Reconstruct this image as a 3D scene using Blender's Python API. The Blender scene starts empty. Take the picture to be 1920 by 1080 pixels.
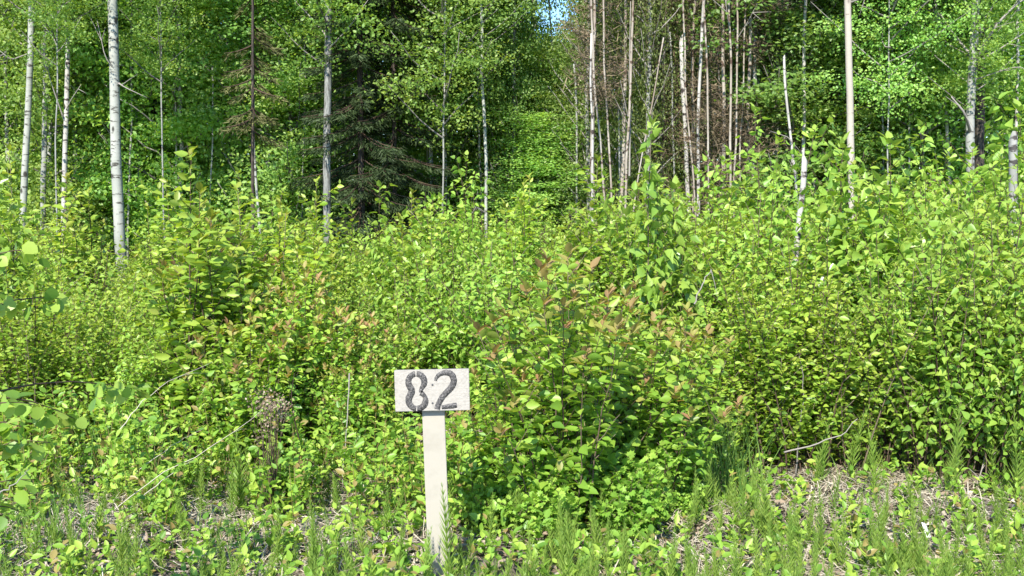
import bpy, math, random
import numpy as np
R = math.radians
# ------------------------------------------------------------------ camera, sky, sun, exposure
scene = bpy.context.scene
C = scene.collection
F = 2059.0; EYE = 1.62; PITCH = R(5.0)
cam_d = bpy.data.cameras.new("camera"); cam = bpy.data.objects.new("camera", cam_d); C.objects.link(cam)
cam_d.sensor_width = 36; cam_d.lens = F / 1920 * 36; cam_d.clip_end = 1000; cam_d.clip_start = 0.05
cam.location = (0, 0, EYE); cam.rotation_euler = (R(90) - PITCH, 0, 0)
scene.camera = cam
SUN_EL, SUN_AZ = 41.0, 196.0          # azimuth of the sun, clockwise from +Y (behind the camera, a little left)
W = bpy.data.worlds.new("World"); scene.world = W; W.use_nodes = True
nt = W.node_tree; bg = nt.nodes['Background']
sky = nt.nodes.new('ShaderNodeTexSky'); sky.sky_type = 'NISHITA'; sky.sun_disc = False
sky.sun_elevation = R(SUN_EL); sky.sun_rotation = R(SUN_AZ); sky.air_density = 1.0; sky.dust_density = 0.0; sky.ozone_density = 4.0
tint = nt.nodes.new('ShaderNodeMix'); tint.data_type = 'RGBA'; tint.blend_type = 'MULTIPLY'; tint.inputs[0].default_value = 1; tint.inputs[7].default_value = (.74, .89, 1.04, 1)
nt.links.new(sky.outputs[0], tint.inputs[6]); nt.links.new(tint.outputs[2], bg.inputs[0]); bg.inputs[1].default_value = 0.145
sd = bpy.data.lights.new("sun", 'SUN'); sd.energy = 5.0; sd.angle = R(0.5); sd.color = (1.0, 0.95, 0.86)
sun = bpy.data.objects.new("sun", sd); C.objects.link(sun)
sun.rotation_euler = (R(90 - SUN_EL), 0, R(180 - SUN_AZ)); sun.location = (-5, -10, 20)
scene.view_settings.view_transform = 'Standard'; scene.view_settings.look = 'None'
scene.view_settings.exposure = 1.06; scene.view_settings.gamma = 1.0
scene.cycles.max_bounces = 7; scene.cycles.transmission_bounces = 5; scene.cycles.diffuse_bounces = 5

cp, sp = math.cos(PITCH), math.sin(PITCH)
def at(u, v, Y):
    """world point at photo pixel (u, v) at ground distance Y"""
    a = (u - 960) / F; b = (540 - v) / F
    dy = cp + b * sp; dz = -sp + b * cp
    t = Y / dy
    return np.array([a * t, Y, EYE + dz * t])
def gx(u, Y, z=0.0):
    return (u - 960) / F * (Y * cp + (EYE - z) * sp)
def px(n, Y): return n * Y / F

# ------------------------------------------------------------------ batches of small geometry
rng = np.random.default_rng(82)
def unit(a): return a / np.maximum(np.linalg.norm(a, axis=-1, keepdims=True), 1e-9)
class Batch:
    def __init__(s): s.V = []; s.L = []; s.N = []; s.r = []; s.t = []; s.n = 0
    def add(s, V, loops, counts, r, t):
        s.V.append(V.astype(np.float32)); s.L.append(loops.astype(np.int64) + s.n); s.N.append(counts.astype(np.int32))
        s.r.append(r.astype(np.float32)); s.t.append(t.astype(np.float32)); s.n += len(V)
    def flat(s):
        if len(s.V) != 1:
            s.V = [np.concatenate(s.V)]; s.L = [np.concatenate(s.L)]; s.N = [np.concatenate(s.N)]; s.r = [np.concatenate(s.r)]; s.t = [np.concatenate(s.t)]
        return s
    def add_copy(s, o, loc, rz, sc, szz=1.0, jit=0.0, keep=None):
        o.flat(); c, k = math.cos(rz), math.sin(rz); V = o.V[0]
        M = np.empty_like(V); M[:, 0] = (V[:, 0] * c - V[:, 1] * k) * sc; M[:, 1] = (V[:, 0] * k + V[:, 1] * c) * sc; M[:, 2] = V[:, 2] * sc * szz
        M += np.array(loc, dtype=np.float32)
        s.add(M, o.L[0], o.N[0], np.clip(o.r[0] + jit, 0, 1), o.t[0])
    def mesh(s, name, mat, smooth=False):
        s.flat(); me = bpy.data.meshes.new(name)
        V, L, N = s.V[0], s.L[0], s.N[0]
        me.vertices.add(len(V)); me.vertices.foreach_set('co', V.ravel())
        me.loops.add(len(L)); me.loops.foreach_set('vertex_index', L.astype(np.int32))
        me.polygons.add(len(N)); st = np.zeros(len(N), np.int32); st[1:] = np.cumsum(N)[:-1]
        me.polygons.foreach_set('loop_start', st); me.polygons.foreach_set('loop_total', N)
        if smooth: me.polygons.foreach_set('use_smooth', np.ones(len(N), bool))
        for nm, arr in (('rnd', s.r[0]), ('tip', s.t[0])):
            at_ = me.attributes.new(nm, 'FLOAT', 'FACE'); at_.data.foreach_set('value', arr)
        me.update(calc_edges=True); me.materials.append(mat)
        return me

T = {}
def tmpl(name, V, Fs): T[name] = (np.array(V, float), Fs)
tmpl('ovate', [(0, 0, 0), (-.20, .22, .05), (-.27, .48, .07), (-.14, .80, .02), (0, 1.0, -.10), (.14, .80, .02), (.27, .48, .07), (.20, .22, .05), (0, .5, -.01)],
     [(0, 8, 4, 3, 2, 1), (0, 7, 6, 5, 4, 8)])
tmpl('poplar', [(0, 0, 0), (0, .18, .0), (-.27, .30, .05), (-.25, .58, .06), (-.09, .88, .0), (0, 1.08, -.12), (.09, .88, .0), (.25, .58, .06), (.27, .30, .05), (0, .6, 0)],
     [(1, 9, 5, 4, 3, 2), (1, 8, 7, 6, 5, 9)])
tmpl('round', [(0, .25, 0), (-.33, .36, .04), (-.42, .62, .05), (-.25, .92, .01), (0, 1.08, -.05), (.25, .92, .01), (.42, .62, .05), (.33, .36, .04), (0, .65, -.01)],
     [(0, 8, 4, 3, 2, 1), (0, 7, 6, 5, 4, 8)])
tmpl('diamond', [(0, 0, 0), (-.34, .5, .10), (0, 1, -.05), (.34, .5, .10)], [(0, 2, 1), (0, 3, 2)])
tmpl('slim', [(0, 0, 0), (-.17, .45, .05), (0, 1, -.05), (.17, .45, .05)], [(0, 2, 1), (0, 3, 2)])
tmpl('twig', [(-.03, 0, 0), (.03, 0, 0), (0, 1, 0)], [(0, 1, 2)])
tmpl('hair', [(-.045, 0, 0), (.045, 0, 0), (0, 1, 0)], [(0, 1, 2)])
tmpl('needle', [(-.07, 0, 0), (.07, 0, 0), (.05, .7, .03), (0, 1, 0), (-.05, .7, .03)], [(0, 1, 2, 3, 4)])
tmpl('lobed', [(0, .12, 0), (-.22, .0, .03), (-.34, .20, .05), (-.48, .42, .03), (-.30, .52, .05), (-.34, .82, .0), (-.12, .74, .03), (0, 1.02, -.06), (.12, .74, .03), (.34, .82, .0), (.30, .52, .05), (.48, .42, .03), (.34, .20, .05), (.22, 0, .03), (0, .55, -.03)],
     [(0, 14, 7, 6, 5, 4, 3, 2, 1), (0, 13, 12, 11, 10, 9, 8, 7, 14)])
def leaves(B, kind, P, A, Nn, S, r, t):
    V, Fs = T[kind]; n = len(P)
    if n == 0: return
    A = unit(A); X = unit(np.cross(A, Nn)); Z = np.cross(X, A); S = np.asarray(S).reshape(-1, 1, 1) * np.ones((n, 1, 1))
    W_ = P[:, None, :] + S * (V[None, :, 0:1] * X[:, None] + V[None, :, 1:2] * A[:, None] + V[None, :, 2:3] * Z[:, None])
    fl = np.concatenate([np.array(f) for f in Fs]); cnt = np.array([len(f) for f in Fs])
    loops = (fl[None] + (np.arange(n) * len(V))[:, None]).ravel()
    B.add(W_.reshape(-1, 3), loops, np.tile(cnt, n), np.repeat(r * np.ones(n), len(Fs)), np.repeat(t * np.ones(n), len(Fs)))
def tube(B, pts, rad, k=5, r=0.5, t=0.0, cap=True, lump=0.0):
    pts = np.asarray(pts, float); n = len(pts); rad = np.asarray(rad, float) * np.ones(n)
    d = unit(np.gradient(pts, axis=0)); ref = np.array([1.0, 0, 0]) if abs(d[0][0]) < .8 else np.array([0, 1.0, 0])
    X = unit(np.cross(d, ref)); Y = np.cross(d, X); a = np.linspace(0, 2 * np.pi, k, endpoint=False)
    rr = rad[:, None] * (1 + lump * rng.normal(size=(n, k)))
    V = pts[:, None] + rr[..., None] * (np.cos(a)[None, :, None] * X[:, None] + np.sin(a)[None, :, None] * Y[:, None])
    i = np.arange(n - 1)[:, None] * k; j = np.arange(k)[None]; j2 = (j + 1) % k
    q = np.stack([i + j, i + j2, i + k + j2, i + k + j], -1).reshape(-1)
    cnt = np.full((n - 1) * k, 4)
    if cap: q = np.concatenate([q, (n - 1) * k + np.arange(k)]); cnt = np.append(cnt, k)
    B.add(V.reshape(-1, 3), q, cnt, np.full(len(cnt), r), np.full(len(cnt), t))
def ribbon(B, pts, wid, r=0.5, t=0.0, side=None):
    pts = np.asarray(pts, float); n = len(pts); d = unit(np.gradient(pts, axis=0))
    s_ = unit(np.cross(d, np.array([0, 0, 1.0]) if side is None else side)) * (np.asarray(wid) * np.ones(n))[:, None] * .5
    V = np.stack([pts - s_, pts + s_], 1).reshape(-1, 3); i = np.arange(n - 1) * 2
    B.add(V, np.stack([i, i + 1, i + 3, i + 2], -1).reshape(-1), np.full(n - 1, 4), np.full(n - 1, r), np.full(n - 1, t))

# ------------------------------------------------------------------ materials
def newmat(name):
    m = bpy.data.materials.new(name); m.use_nodes = True; return m, m.node_tree.nodes, m.node_tree.links
def ramp(nodes, stops):
    n = nodes.new('ShaderNodeValToRGB'); e = n.color_ramp.elements
    while len(e) < len(stops): e.new(0.5)
    for k, (p, c) in enumerate(stops): e[k].position = p; e[k].color = (*c, 1)
    return n
def leaf_mat(name, stops, tipcol=(0.22, 0.10, 0.035), trans=0.35, rough=0.42, spec=0.45, vary=.12):
    m, N, L = newmat(name); b = N['Principled BSDF']; out = N['Material Output']
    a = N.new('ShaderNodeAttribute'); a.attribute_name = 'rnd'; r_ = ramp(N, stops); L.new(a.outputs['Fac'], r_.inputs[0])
    t = N.new('ShaderNodeAttribute'); t.attribute_name = 'tip'
    mx = N.new('ShaderNodeMix'); mx.data_type = 'RGBA'; L.new(t.outputs['Fac'], mx.inputs[0]); L.new(r_.outputs[0], mx.inputs[6]); mx.inputs[7].default_value = (*tipcol, 1)
    oi = N.new('ShaderNodeObjectInfo'); hs = N.new('ShaderNodeHueSaturation')
    def mr(lo, hi, src):
        q = N.new('ShaderNodeMapRange'); q.inputs[3].default_value = lo; q.inputs[4].default_value = hi; L.new(src, q.inputs[0]); return q.outputs[0]
    fr = N.new('ShaderNodeMath'); fr.operation = 'MULTIPLY'; fr.inputs[1].default_value = 7.13; L.new(oi.outputs['Random'], fr.inputs[0]); f2 = N.new('ShaderNodeMath'); f2.operation = 'FRACT'; L.new(fr.outputs[0], f2.inputs[0])
    L.new(mr(.5 - vary * .07, .5 + vary * .01, oi.outputs['Random']), hs.inputs['Hue']); L.new(mr(1 - vary, 1 + vary * .6, f2.outputs[0]), hs.inputs['Value']); hs.inputs['Saturation'].default_value = .94
    L.new(mx.outputs[2], hs.inputs['Color'])
    mx_out = hs.outputs[0]
    L.new(mx_out, b.inputs['Base Color']); b.inputs['Roughness'].default_value = rough; b.inputs['Specular IOR Level'].default_value = spec
    tr = N.new('ShaderNodeBsdfTranslucent'); h = N.new('ShaderNodeMix'); h.data_type = 'RGBA'; h.blend_type = 'MULTIPLY'; h.inputs[0].default_value = 1
    L.new(mx_out, h.inputs[6]); h.inputs[7].default_value = (1.5, 1.35, .55, 1); L.new(h.outputs[2], tr.inputs[0])
    ms = N.new('ShaderNodeMixShader'); ms.inputs[0].default_value = trans; L.new(b.outputs[0], ms.inputs[1]); L.new(tr.outputs[0], ms.inputs[2]); L.new(ms.outputs[0], out.inputs[0])
    return m
def attr_mat(name, stops, rough=.85, spec=.2):
    m, N, L = newmat(name); b = N['Principled BSDF']
    a = N.new('ShaderNodeAttribute'); a.attribute_name = 'rnd'; r_ = ramp(N, stops); L.new(a.outputs['Fac'], r_.inputs[0])
    L.new(r_.outputs[0], b.inputs['Base Color']); b.inputs['Roughness'].default_value = rough; b.inputs['Specular IOR Level'].default_value = spec
    return m
def bark_mat(name, pale, mid, dark, patch=0.60, zs=9.0, fur=0.0, rot=None):
    """bark with horizontal dark scars (aspen, birch) or, with fur > 0, upright furrows"""
    m, N, L = newmat(name); b = N['Principled BSDF']; tc = N.new('ShaderNodeTexCoord')
    mp = N.new('ShaderNodeMapping'); mp.inputs['Scale'].default_value = (3, 3, zs) if not fur else (26, 26, 3.5); L.new(tc.outputs['Object'], mp.inputs[0])
    n1 = N.new('ShaderNodeTexNoise'); n1.inputs['Scale'].default_value = 2.2; n1.inputs['Detail'].default_value = 6; n1.inputs['Roughness'].default_value = .65; L.new(mp.outputs[0], n1.inputs[0])
    n2 = N.new('ShaderNodeTexNoise'); n2.inputs['Scale'].default_value = 1.6; n2.inputs['Detail'].default_value = 3; L.new(tc.outputs['Object'], n2.inputs[0])
    c1 = ramp(N, [(.35, mid), (.62, pale)]); L.new(n2.outputs[0], c1.inputs[0])
    lo, hi = (patch, patch + .06) if not fur else (.42, .62)
    c2 = ramp(N, [(lo, (0, 0, 0)), (hi, (1, 1, 1))]); L.new(n1.outputs[0], c2.inputs[0])
    mx = N.new('ShaderNodeMix'); mx.data_type = 'RGBA'; L.new(c2.outputs[0], mx.inputs[0]); L.new(c1.outputs[0], mx.inputs[6]); mx.inputs[7].default_value = (*dark, 1)
    vo = N.new('ShaderNodeTexVoronoi'); vo.inputs['Scale'].default_value = 1.0; mp2 = N.new('ShaderNodeMapping'); mp2.inputs['Scale'].default_value = (6, 6, 3.6); L.new(tc.outputs['Object'], mp2.inputs[0]); L.new(mp2.outputs[0], vo.inputs[0])
    c3 = ramp(N, [(.12, (1, 1, 1)), (.2, (0, 0, 0))]); L.new(vo.outputs['Distance'], c3.inputs[0])
    m2 = N.new('ShaderNodeMix'); m2.data_type = 'RGBA'; L.new(c3.outputs[0], m2.inputs[0]); L.new(mx.outputs[2], m2.inputs[6]); m2.inputs[7].default_value = (*[c * .8 for c in dark], 1)
    L.new((mx if fur else m2).outputs[2], b.inputs['Base Color']); b.inputs['Roughness'].default_value = .8; b.inputs['Specular IOR Level'].default_value = .25
    bp = N.new('ShaderNodeBump'); bp.inputs['Strength'].default_value = .5 + fur; bp.inputs['Distance'].default_value = .01; L.new(n1.outputs[0], bp.inputs['Height']); L.new(bp.outputs[0], b.inputs['Normal'])
    return m
M = dict(
 willow=leaf_mat('willow_leaf', [(0, (.13, .27, .018)), (.5, (.26, .44, .03)), (1, (.45, .58, .06))], trans=.45),
 aspen=leaf_mat('aspen_leaf', [(0, (.12, .28, .025)), (.5, (.24, .44, .04)), (1, (.40, .56, .07))], trans=.45),
 dogwood=leaf_mat('dogwood_leaf', [(0, (.11, .27, .018)), (.5, (.235, .45, .032)), (1, (.41, .58, .06))], tipcol=(.38, .20, .10), trans=.42),
 poplar=leaf_mat('poplar_leaf', [(0, (.12, .26, .025)), (.5, (.20, .37, .035)), (1, (.33, .48, .06))], rough=.3, spec=.5, trans=.4),
 currant=leaf_mat('currant_leaf', [(0, (.11, .27, .02)), (.5, (.20, .40, .033)), (1, (.33, .52, .055))], rough=.5, spec=.3, trans=.4),
 tree=leaf_mat('tree_leaf', [(0, (.12, .29, .045)), (.5, (.24, .46, .075)), (1, (.38, .58, .12))], rough=.45, trans=.5, vary=.35),
 olive=leaf_mat('birch_leaf', [(0, (.09, .16, .035)), (.5, (.17, .26, .055)), (1, (.28, .37, .09))], rough=.5, trans=.4, vary=.25),
 far=leaf_mat('hazed_wood_leaf', [(0, (.14, .28, .075)), (.5, (.25, .43, .125)), (1, (.37, .55, .18))], rough=.45, trans=.42),  # paler, bluer greens: distance haze painted into the leaf colour
 spruce=leaf_mat('spruce_needle', [(0, (.02, .04, .012)), (1, (.055, .085, .026))], trans=.05, rough=.6, spec=.25),
 dryspruce=leaf_mat('dry_spruce_needle', [(0, (.07, .075, .025)), (1, (.15, .145, .05))], trans=.05, rough=.7, spec=.2),
 browntwig=attr_mat('brown_twig', [(0, (.06, .046, .030)), (.6, (.15, .112, .068)), (1, (.27, .21, .135))]),
 stem=attr_mat('shrub_stem', [(0, (.035, .022, .016)), (.6, (.10, .07, .045)), (1, (.22, .18, .13))]),
 greybranch=attr_mat('dead_branch', [(0, (.10, .09, .08)), (1, (.30, .27, .24))]),
 horsetail=leaf_mat('horsetail_green', [(0, (.12, .24, .03)), (.5, (.21, .36, .045)), (1, (.32, .45, .075))], trans=.35, rough=.55, spec=.2),
 grass=leaf_mat('grass_blade', [(0, (.08, .20, .03)), (.6, (.18, .31, .05)), (1, (.33, .38, .11))], trans=.35, rough=.5),
 straw=attr_mat('straw', [(0, (.09, .07, .045)), (.4, (.29, .24, .17)), (1, (.58, .52, .42))]),
 deadleaf=attr_mat('dead_leaf', [(0, (.08, .055, .035)), (.5, (.24, .18, .125)), (1, (.50, .43, .34))]),
 aspenbark=bark_mat('aspen_bark', (.36, .36, .315), (.25, .26, .22), (.06, .055, .045), patch=.565),
 greybark=bark_mat('grey_aspen_bark', (.29, .29, .26), (.18, .18, .16), (.05, .045, .04), patch=.55),
 birchbark=bark_mat('birch_bark', (.36, .32, .27), (.21, .16, .12), (.08, .05, .035), patch=.55, zs=5),
 whitebark=bark_mat('white_birch_bark', (.44, .415, .38), (.29, .27, .24), (.05, .038, .035), patch=.55, zs=7),
 creambark=bark_mat('cream_aspen_bark', (.38, .34, .28), (.32, .285, .235), (.14, .11, .09), patch=.64),
 roughbark=bark_mat('rough_poplar_bark', (.30, .30, .275), (.21, .21, .19), (.07, .065, .058), fur=.5),
 darkbark=bark_mat('dark_spruce_bark', (.10, .078, .062), (.06, .047, .038), (.02, .016, .013), fur=.5),
)
# ------------------------------------------------------------------ objects
def tag(o, label=None, cat=None, group=None, kind=None):
    if label: o['label'] = label
    if cat: o['category'] = cat
    if group: o['group'] = group
    if kind: o['kind'] = kind
    return o
def empty(name, loc, label, cat, group=None, rz=0, sc=1.0):
    o = bpy.data.objects.new(name, None); C.objects.link(o); o.location = loc; o.rotation_euler = (0, 0, rz); o.scale = (sc, sc, sc)
    o.empty_display_size = .1
    return tag(o, label, cat, group)
def obj(name, me, parent=None, loc=(0, 0, 0), rz=0, sc=(1, 1, 1)):
    o = bpy.data.objects.new(name, me); C.objects.link(o); o.parent = parent; o.location = loc; o.rotation_euler = (0, 0, rz); o.scale = sc
    return o
def ground_z(x, y):
    x = np.asarray(x, float); y = np.asarray(y, float)
    return .035 * np.sin(x * 1.9 + 1) * np.cos(y * 1.3) + .02 * np.sin(x * 4.3 + y * 3.1) + .012 * np.sin(x * 9.1 - y * 7.7)

# ---- ground sheet
def build_ground():
    def ax(lo, hi, fine_lo, fine_hi, st, n):
        return np.unique(np.concatenate([np.linspace(lo, fine_lo, n), np.arange(fine_lo, fine_hi, st), np.linspace(fine_hi, hi, n)]))
    xs = ax(-400, 400, -6, 6, .09, 25); ys = ax(-60, 600, 2.5, 14, .09, 30)
    X, Y = np.meshgrid(xs, ys); Z = ground_z(X, Y) * np.exp(-np.maximum(0, np.hypot(X, Y - 8) - 20) / 15)
    near = (np.abs(X) < 6.2) & (Y > 2.4) & (Y < 14); Z = Z + near * rng.normal(0, .008, Z.shape)
    V = np.stack([X, Y, Z], -1).reshape(-1, 3); w = len(xs); i = np.arange(len(ys) - 1)[:, None] * w; j = np.arange(w - 1)[None]
    q = np.stack([i + j, i + j + 1, i + w + j + 1, i + w + j], -1).reshape(-1); n = len(q) // 4
    B = Batch(); B.add(V, q, np.full(n, 4), np.zeros(n), np.zeros(n))
    m, N, L = newmat('litter_soil'); b = N['Principled BSDF']; tc = N.new('ShaderNodeTexCoord')
    n1 = N.new('ShaderNodeTexNoise'); n1.inputs['Scale'].default_value = 14; n1.inputs['Detail'].default_value = 10; n1.inputs['Roughness'].default_value = .75; L.new(tc.outputs['Object'], n1.inputs[0])
    r_ = ramp(N, [(.3, (.045, .036, .025)), (.5, (.12, .098, .07)), (.7, (.29, .255, .205))]); L.new(n1.outputs[0], r_.inputs[0]); L.new(r_.outputs[0], b.inputs['Base Color'])
    b.inputs['Roughness'].default_value = .95; bp = N.new('ShaderNodeBump'); bp.inputs['Distance'].default_value = .03; L.new(n1.outputs[0], bp.inputs['Height']); L.new(bp.outputs[0], b.inputs['Normal'])
    o = obj('ground', B.mesh('ground', m, True)); tag(o, kind='structure')
build_ground()

# ---- number sign
def build_sign():
    Y = 4.4
    base = at(822, 1080, Y); base[2] = -.02; base[0] = gx(826, Y)
    root = empty('number_sign', tuple(base), 'white wooden post with white board reading 82 in worn black stencil digits', 'sign')
    def paint(name, col, col2, sc, bump):
        m, N, L = newmat(name); b = N['Principled BSDF']; tc = N.new('ShaderNodeTexCoord')
        n1 = N.new('ShaderNodeTexNoise'); n1.inputs['Scale'].default_value = sc; n1.inputs['Detail'].default_value = 8; n1.inputs['Roughness'].default_value = .7; L.new(tc.outputs['Object'], n1.inputs[0])
        r_ = ramp(N, [(.36, col2), (.5, col)]); L.new(n1.outputs[0], r_.inputs[0]); L.new(r_.outputs[0], b.inputs['Base Color']); b.inputs['Roughness'].default_value = .6
        n3 = N.new('ShaderNodeTexNoise'); n3.inputs['Scale'].default_value = sc * 2.0; n3.inputs['Detail'].default_value = 4; L.new(tc.outputs['Object'], n3.inputs[0])
        bp = N.new('ShaderNodeBump'); bp.inputs['Strength'].default_value = bump; bp.inputs['Distance'].default_value = .003; L.new(n3.outputs[0], bp.inputs['Height']); L.new(bp.outputs[0], b.inputs['Normal'])
        return m
    import bmesh
    def box(name, sx, sy, sz, mat, parent, loc, rot, bev=.0015, seg=1):
        bm = bmesh.new(); bmesh.ops.create_cube(bm, size=1)
        for v in bm.verts: v.co.x *= sx; v.co.y *= sy; v.co.z *= sz
        bmesh.ops.bevel(bm, geom=bm.edges[:], offset=bev, segments=2, affect='EDGES')
        me = bpy.data.meshes.new(name); bm.to_mesh(me); bm.free(); me.materials.append(mat)
        o = obj(name, me, parent, loc); o.rotation_euler = rot; return o
    pm = paint('post_paint', (.345, .315, .255), (.30, .272, .217), 6, .2); bm_ = paint('board_paint', (.34, .313, .268), (.27, .248, .212), 55, .7)
    top = at(813, 765, Y) - base; h = top[2]; lean = math.atan2(top[0], h)
    box('post', .0905, .021, h + .10, pm, root, (top[0] * .5 - .001, 0, h * .5 - .0), (0, lean, 0))
    # board
    bl, br = at(742, 771, Y - .03), at(881, 768, Y - .03); tl, tr = at(739.5, 694, Y - .03), at(879.5, 691, Y - .03)
    ctr = (bl + br + tl + tr) / 4; w = np.linalg.norm((br - bl + tr - tl) / 2); hh = np.linalg.norm((tl - bl + tr - br) / 2)
    tilt = -math.atan2((br - bl)[2], (br - bl)[0])
    brd = box('board', w, .018, hh, bm_, root, tuple(ctr - base + np.array([0, -.002, 0])), (0, tilt, 0))
    # digits: outlines in board units, from the photograph's board (x 0..1 left-right, y 0..1 top-bottom)
    dm, N, L = newmat('worn_black_paint'); b = N['Principled BSDF']; tc = N.new('ShaderNodeTexCoord')
    n1 = N.new('ShaderNodeTexNoise'); n1.inputs['Scale'].default_value = 190; n1.inputs['Detail'].default_value = 6; n1.inputs['Roughness'].default_value = .75; L.new(tc.outputs['Object'], n1.inputs[0])
    r_ = ramp(N, [(.38, (.022, .021, .021)), (.52, (.06, .056, .053)), (.61, (.21, .195, .175))]); L.new(n1.outputs[0], r_.inputs[0]); L.new(r_.outputs[0], b.inputs['Base Color']); b.inputs['Roughness'].default_value = .75
    def arc(cx, cy, rx, ry, a0, a1, n=16): return [(cx + rx * math.cos(R(a)), cy - ry * math.sin(R(a))) for a in np.linspace(a0, a1, n)]
    def stroke(name, pts, wds):
        pts = np.array([((x - .5) * w, (.5 - y) * hh) for x, y in pts]); n0 = len(pts)
        tt = np.linspace(0, n0 - 1, n0 * 5); pts = np.stack([np.interp(tt, range(n0), pts[:, 0]), np.interp(tt, range(n0), pts[:, 1])], 1); n = len(pts)
        wd = np.interp(np.linspace(0, 1, n), np.linspace(0, 1, len(wds)), wds) * .5
        d = unit(np.gradient(pts, axis=0)); s_ = np.stack([-d[:, 1], d[:, 0]], 1)
        a_ = pts + s_ * (wd + rng.normal(0, .0004, n))[:, None]; b2 = pts - s_ * (wd + rng.normal(0, .0004, n))[:, None]
        V = []; 
        for dy in (-.0094, -.0086):
            for P_ in (a_, b2): V.append(np.stack([P_[:, 0], np.full(n, dy), P_[:, 1]], 1))
        V = np.concatenate(V); i = np.arange(n - 1); A0, B0, A1, B1 = i, i + n, i + 2 * n, i + 3 * n
        q = np.concatenate([np.stack([B0, B0 + 1, A0 + 1, A0], -1), np.stack([A0, A0 + 1, A1 + 1, A1], -1), np.stack([B1, B1 + 1, B0 + 1, B0], -1)]).reshape(-1)
        return V, q
    def digit(name, strokes):
        B = Batch()
        for p_, wd in strokes:
            V, q = stroke(name, p_, wd); B.add(V, q, np.full(len(q) // 4, 4), np.zeros(len(q) // 4), np.zeros(len(q) // 4))
        obj(name, B.mesh(name, dm), brd)
    k = w
    digit('digit', [
        (arc(.292, .285, .106, .195, 96, 215, 18) + [(.226, .475), (.226, .535)] + arc(.292, .735, .110, .20, 145, 264, 18), [.078 * k, .078 * k, .085 * k, .095 * k, .08 * k, .076 * k]),
        (arc(.292, .285, .108, .195, 86, -42, 16) + [(.352, .48), (.350, .545)], [.078 * k, .084 * k, .085 * k, .078 * k, .05 * k]),
        (arc(.298, .735, .112, .20, 66, -93, 18), [.075 * k, .058 * k, .085 * k, .084 * k, .08 * k])])
    digit('digit', [
        ([(.548, .27), (.56, .20), (.60, .12), (.65, .085), (.70, .075), (.755, .10), (.785, .17), (.797, .27), (.783, .37), (.745, .47), (.69, .56), (.64, .66), (.60, .77), (.575, .87), (.560, .965)],
         [.035 * k, .055 * k, .068 * k, .082 * k, .086 * k, .086 * k, .084 * k, .08 * k, .076 * k, .076 * k]),
        ([(.622, .915), (.70, .900), (.77, .885), (.828, .872)], [.055 * k, .066 * k, .075 * k, .07 * k])])
    sm = attr_mat('screw_head', [(0, (.05, .05, .05)), (1, (.1, .1, .1))], rough=.4)
    for fx, fy in ((.508, .365), (.502, .81)):
        B = Batch(); p = np.array([(fx - .5) * w, 0, (.5 - fy) * hh])
        tube(B, [p + (0, -.0088, 0), p + (0, -.0102, 0), p + (0, -.0106, 0)], [.0042, .0042, .003], 10)
        obj('screw', B.mesh('screw', sm), brd)
build_sign()

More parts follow.
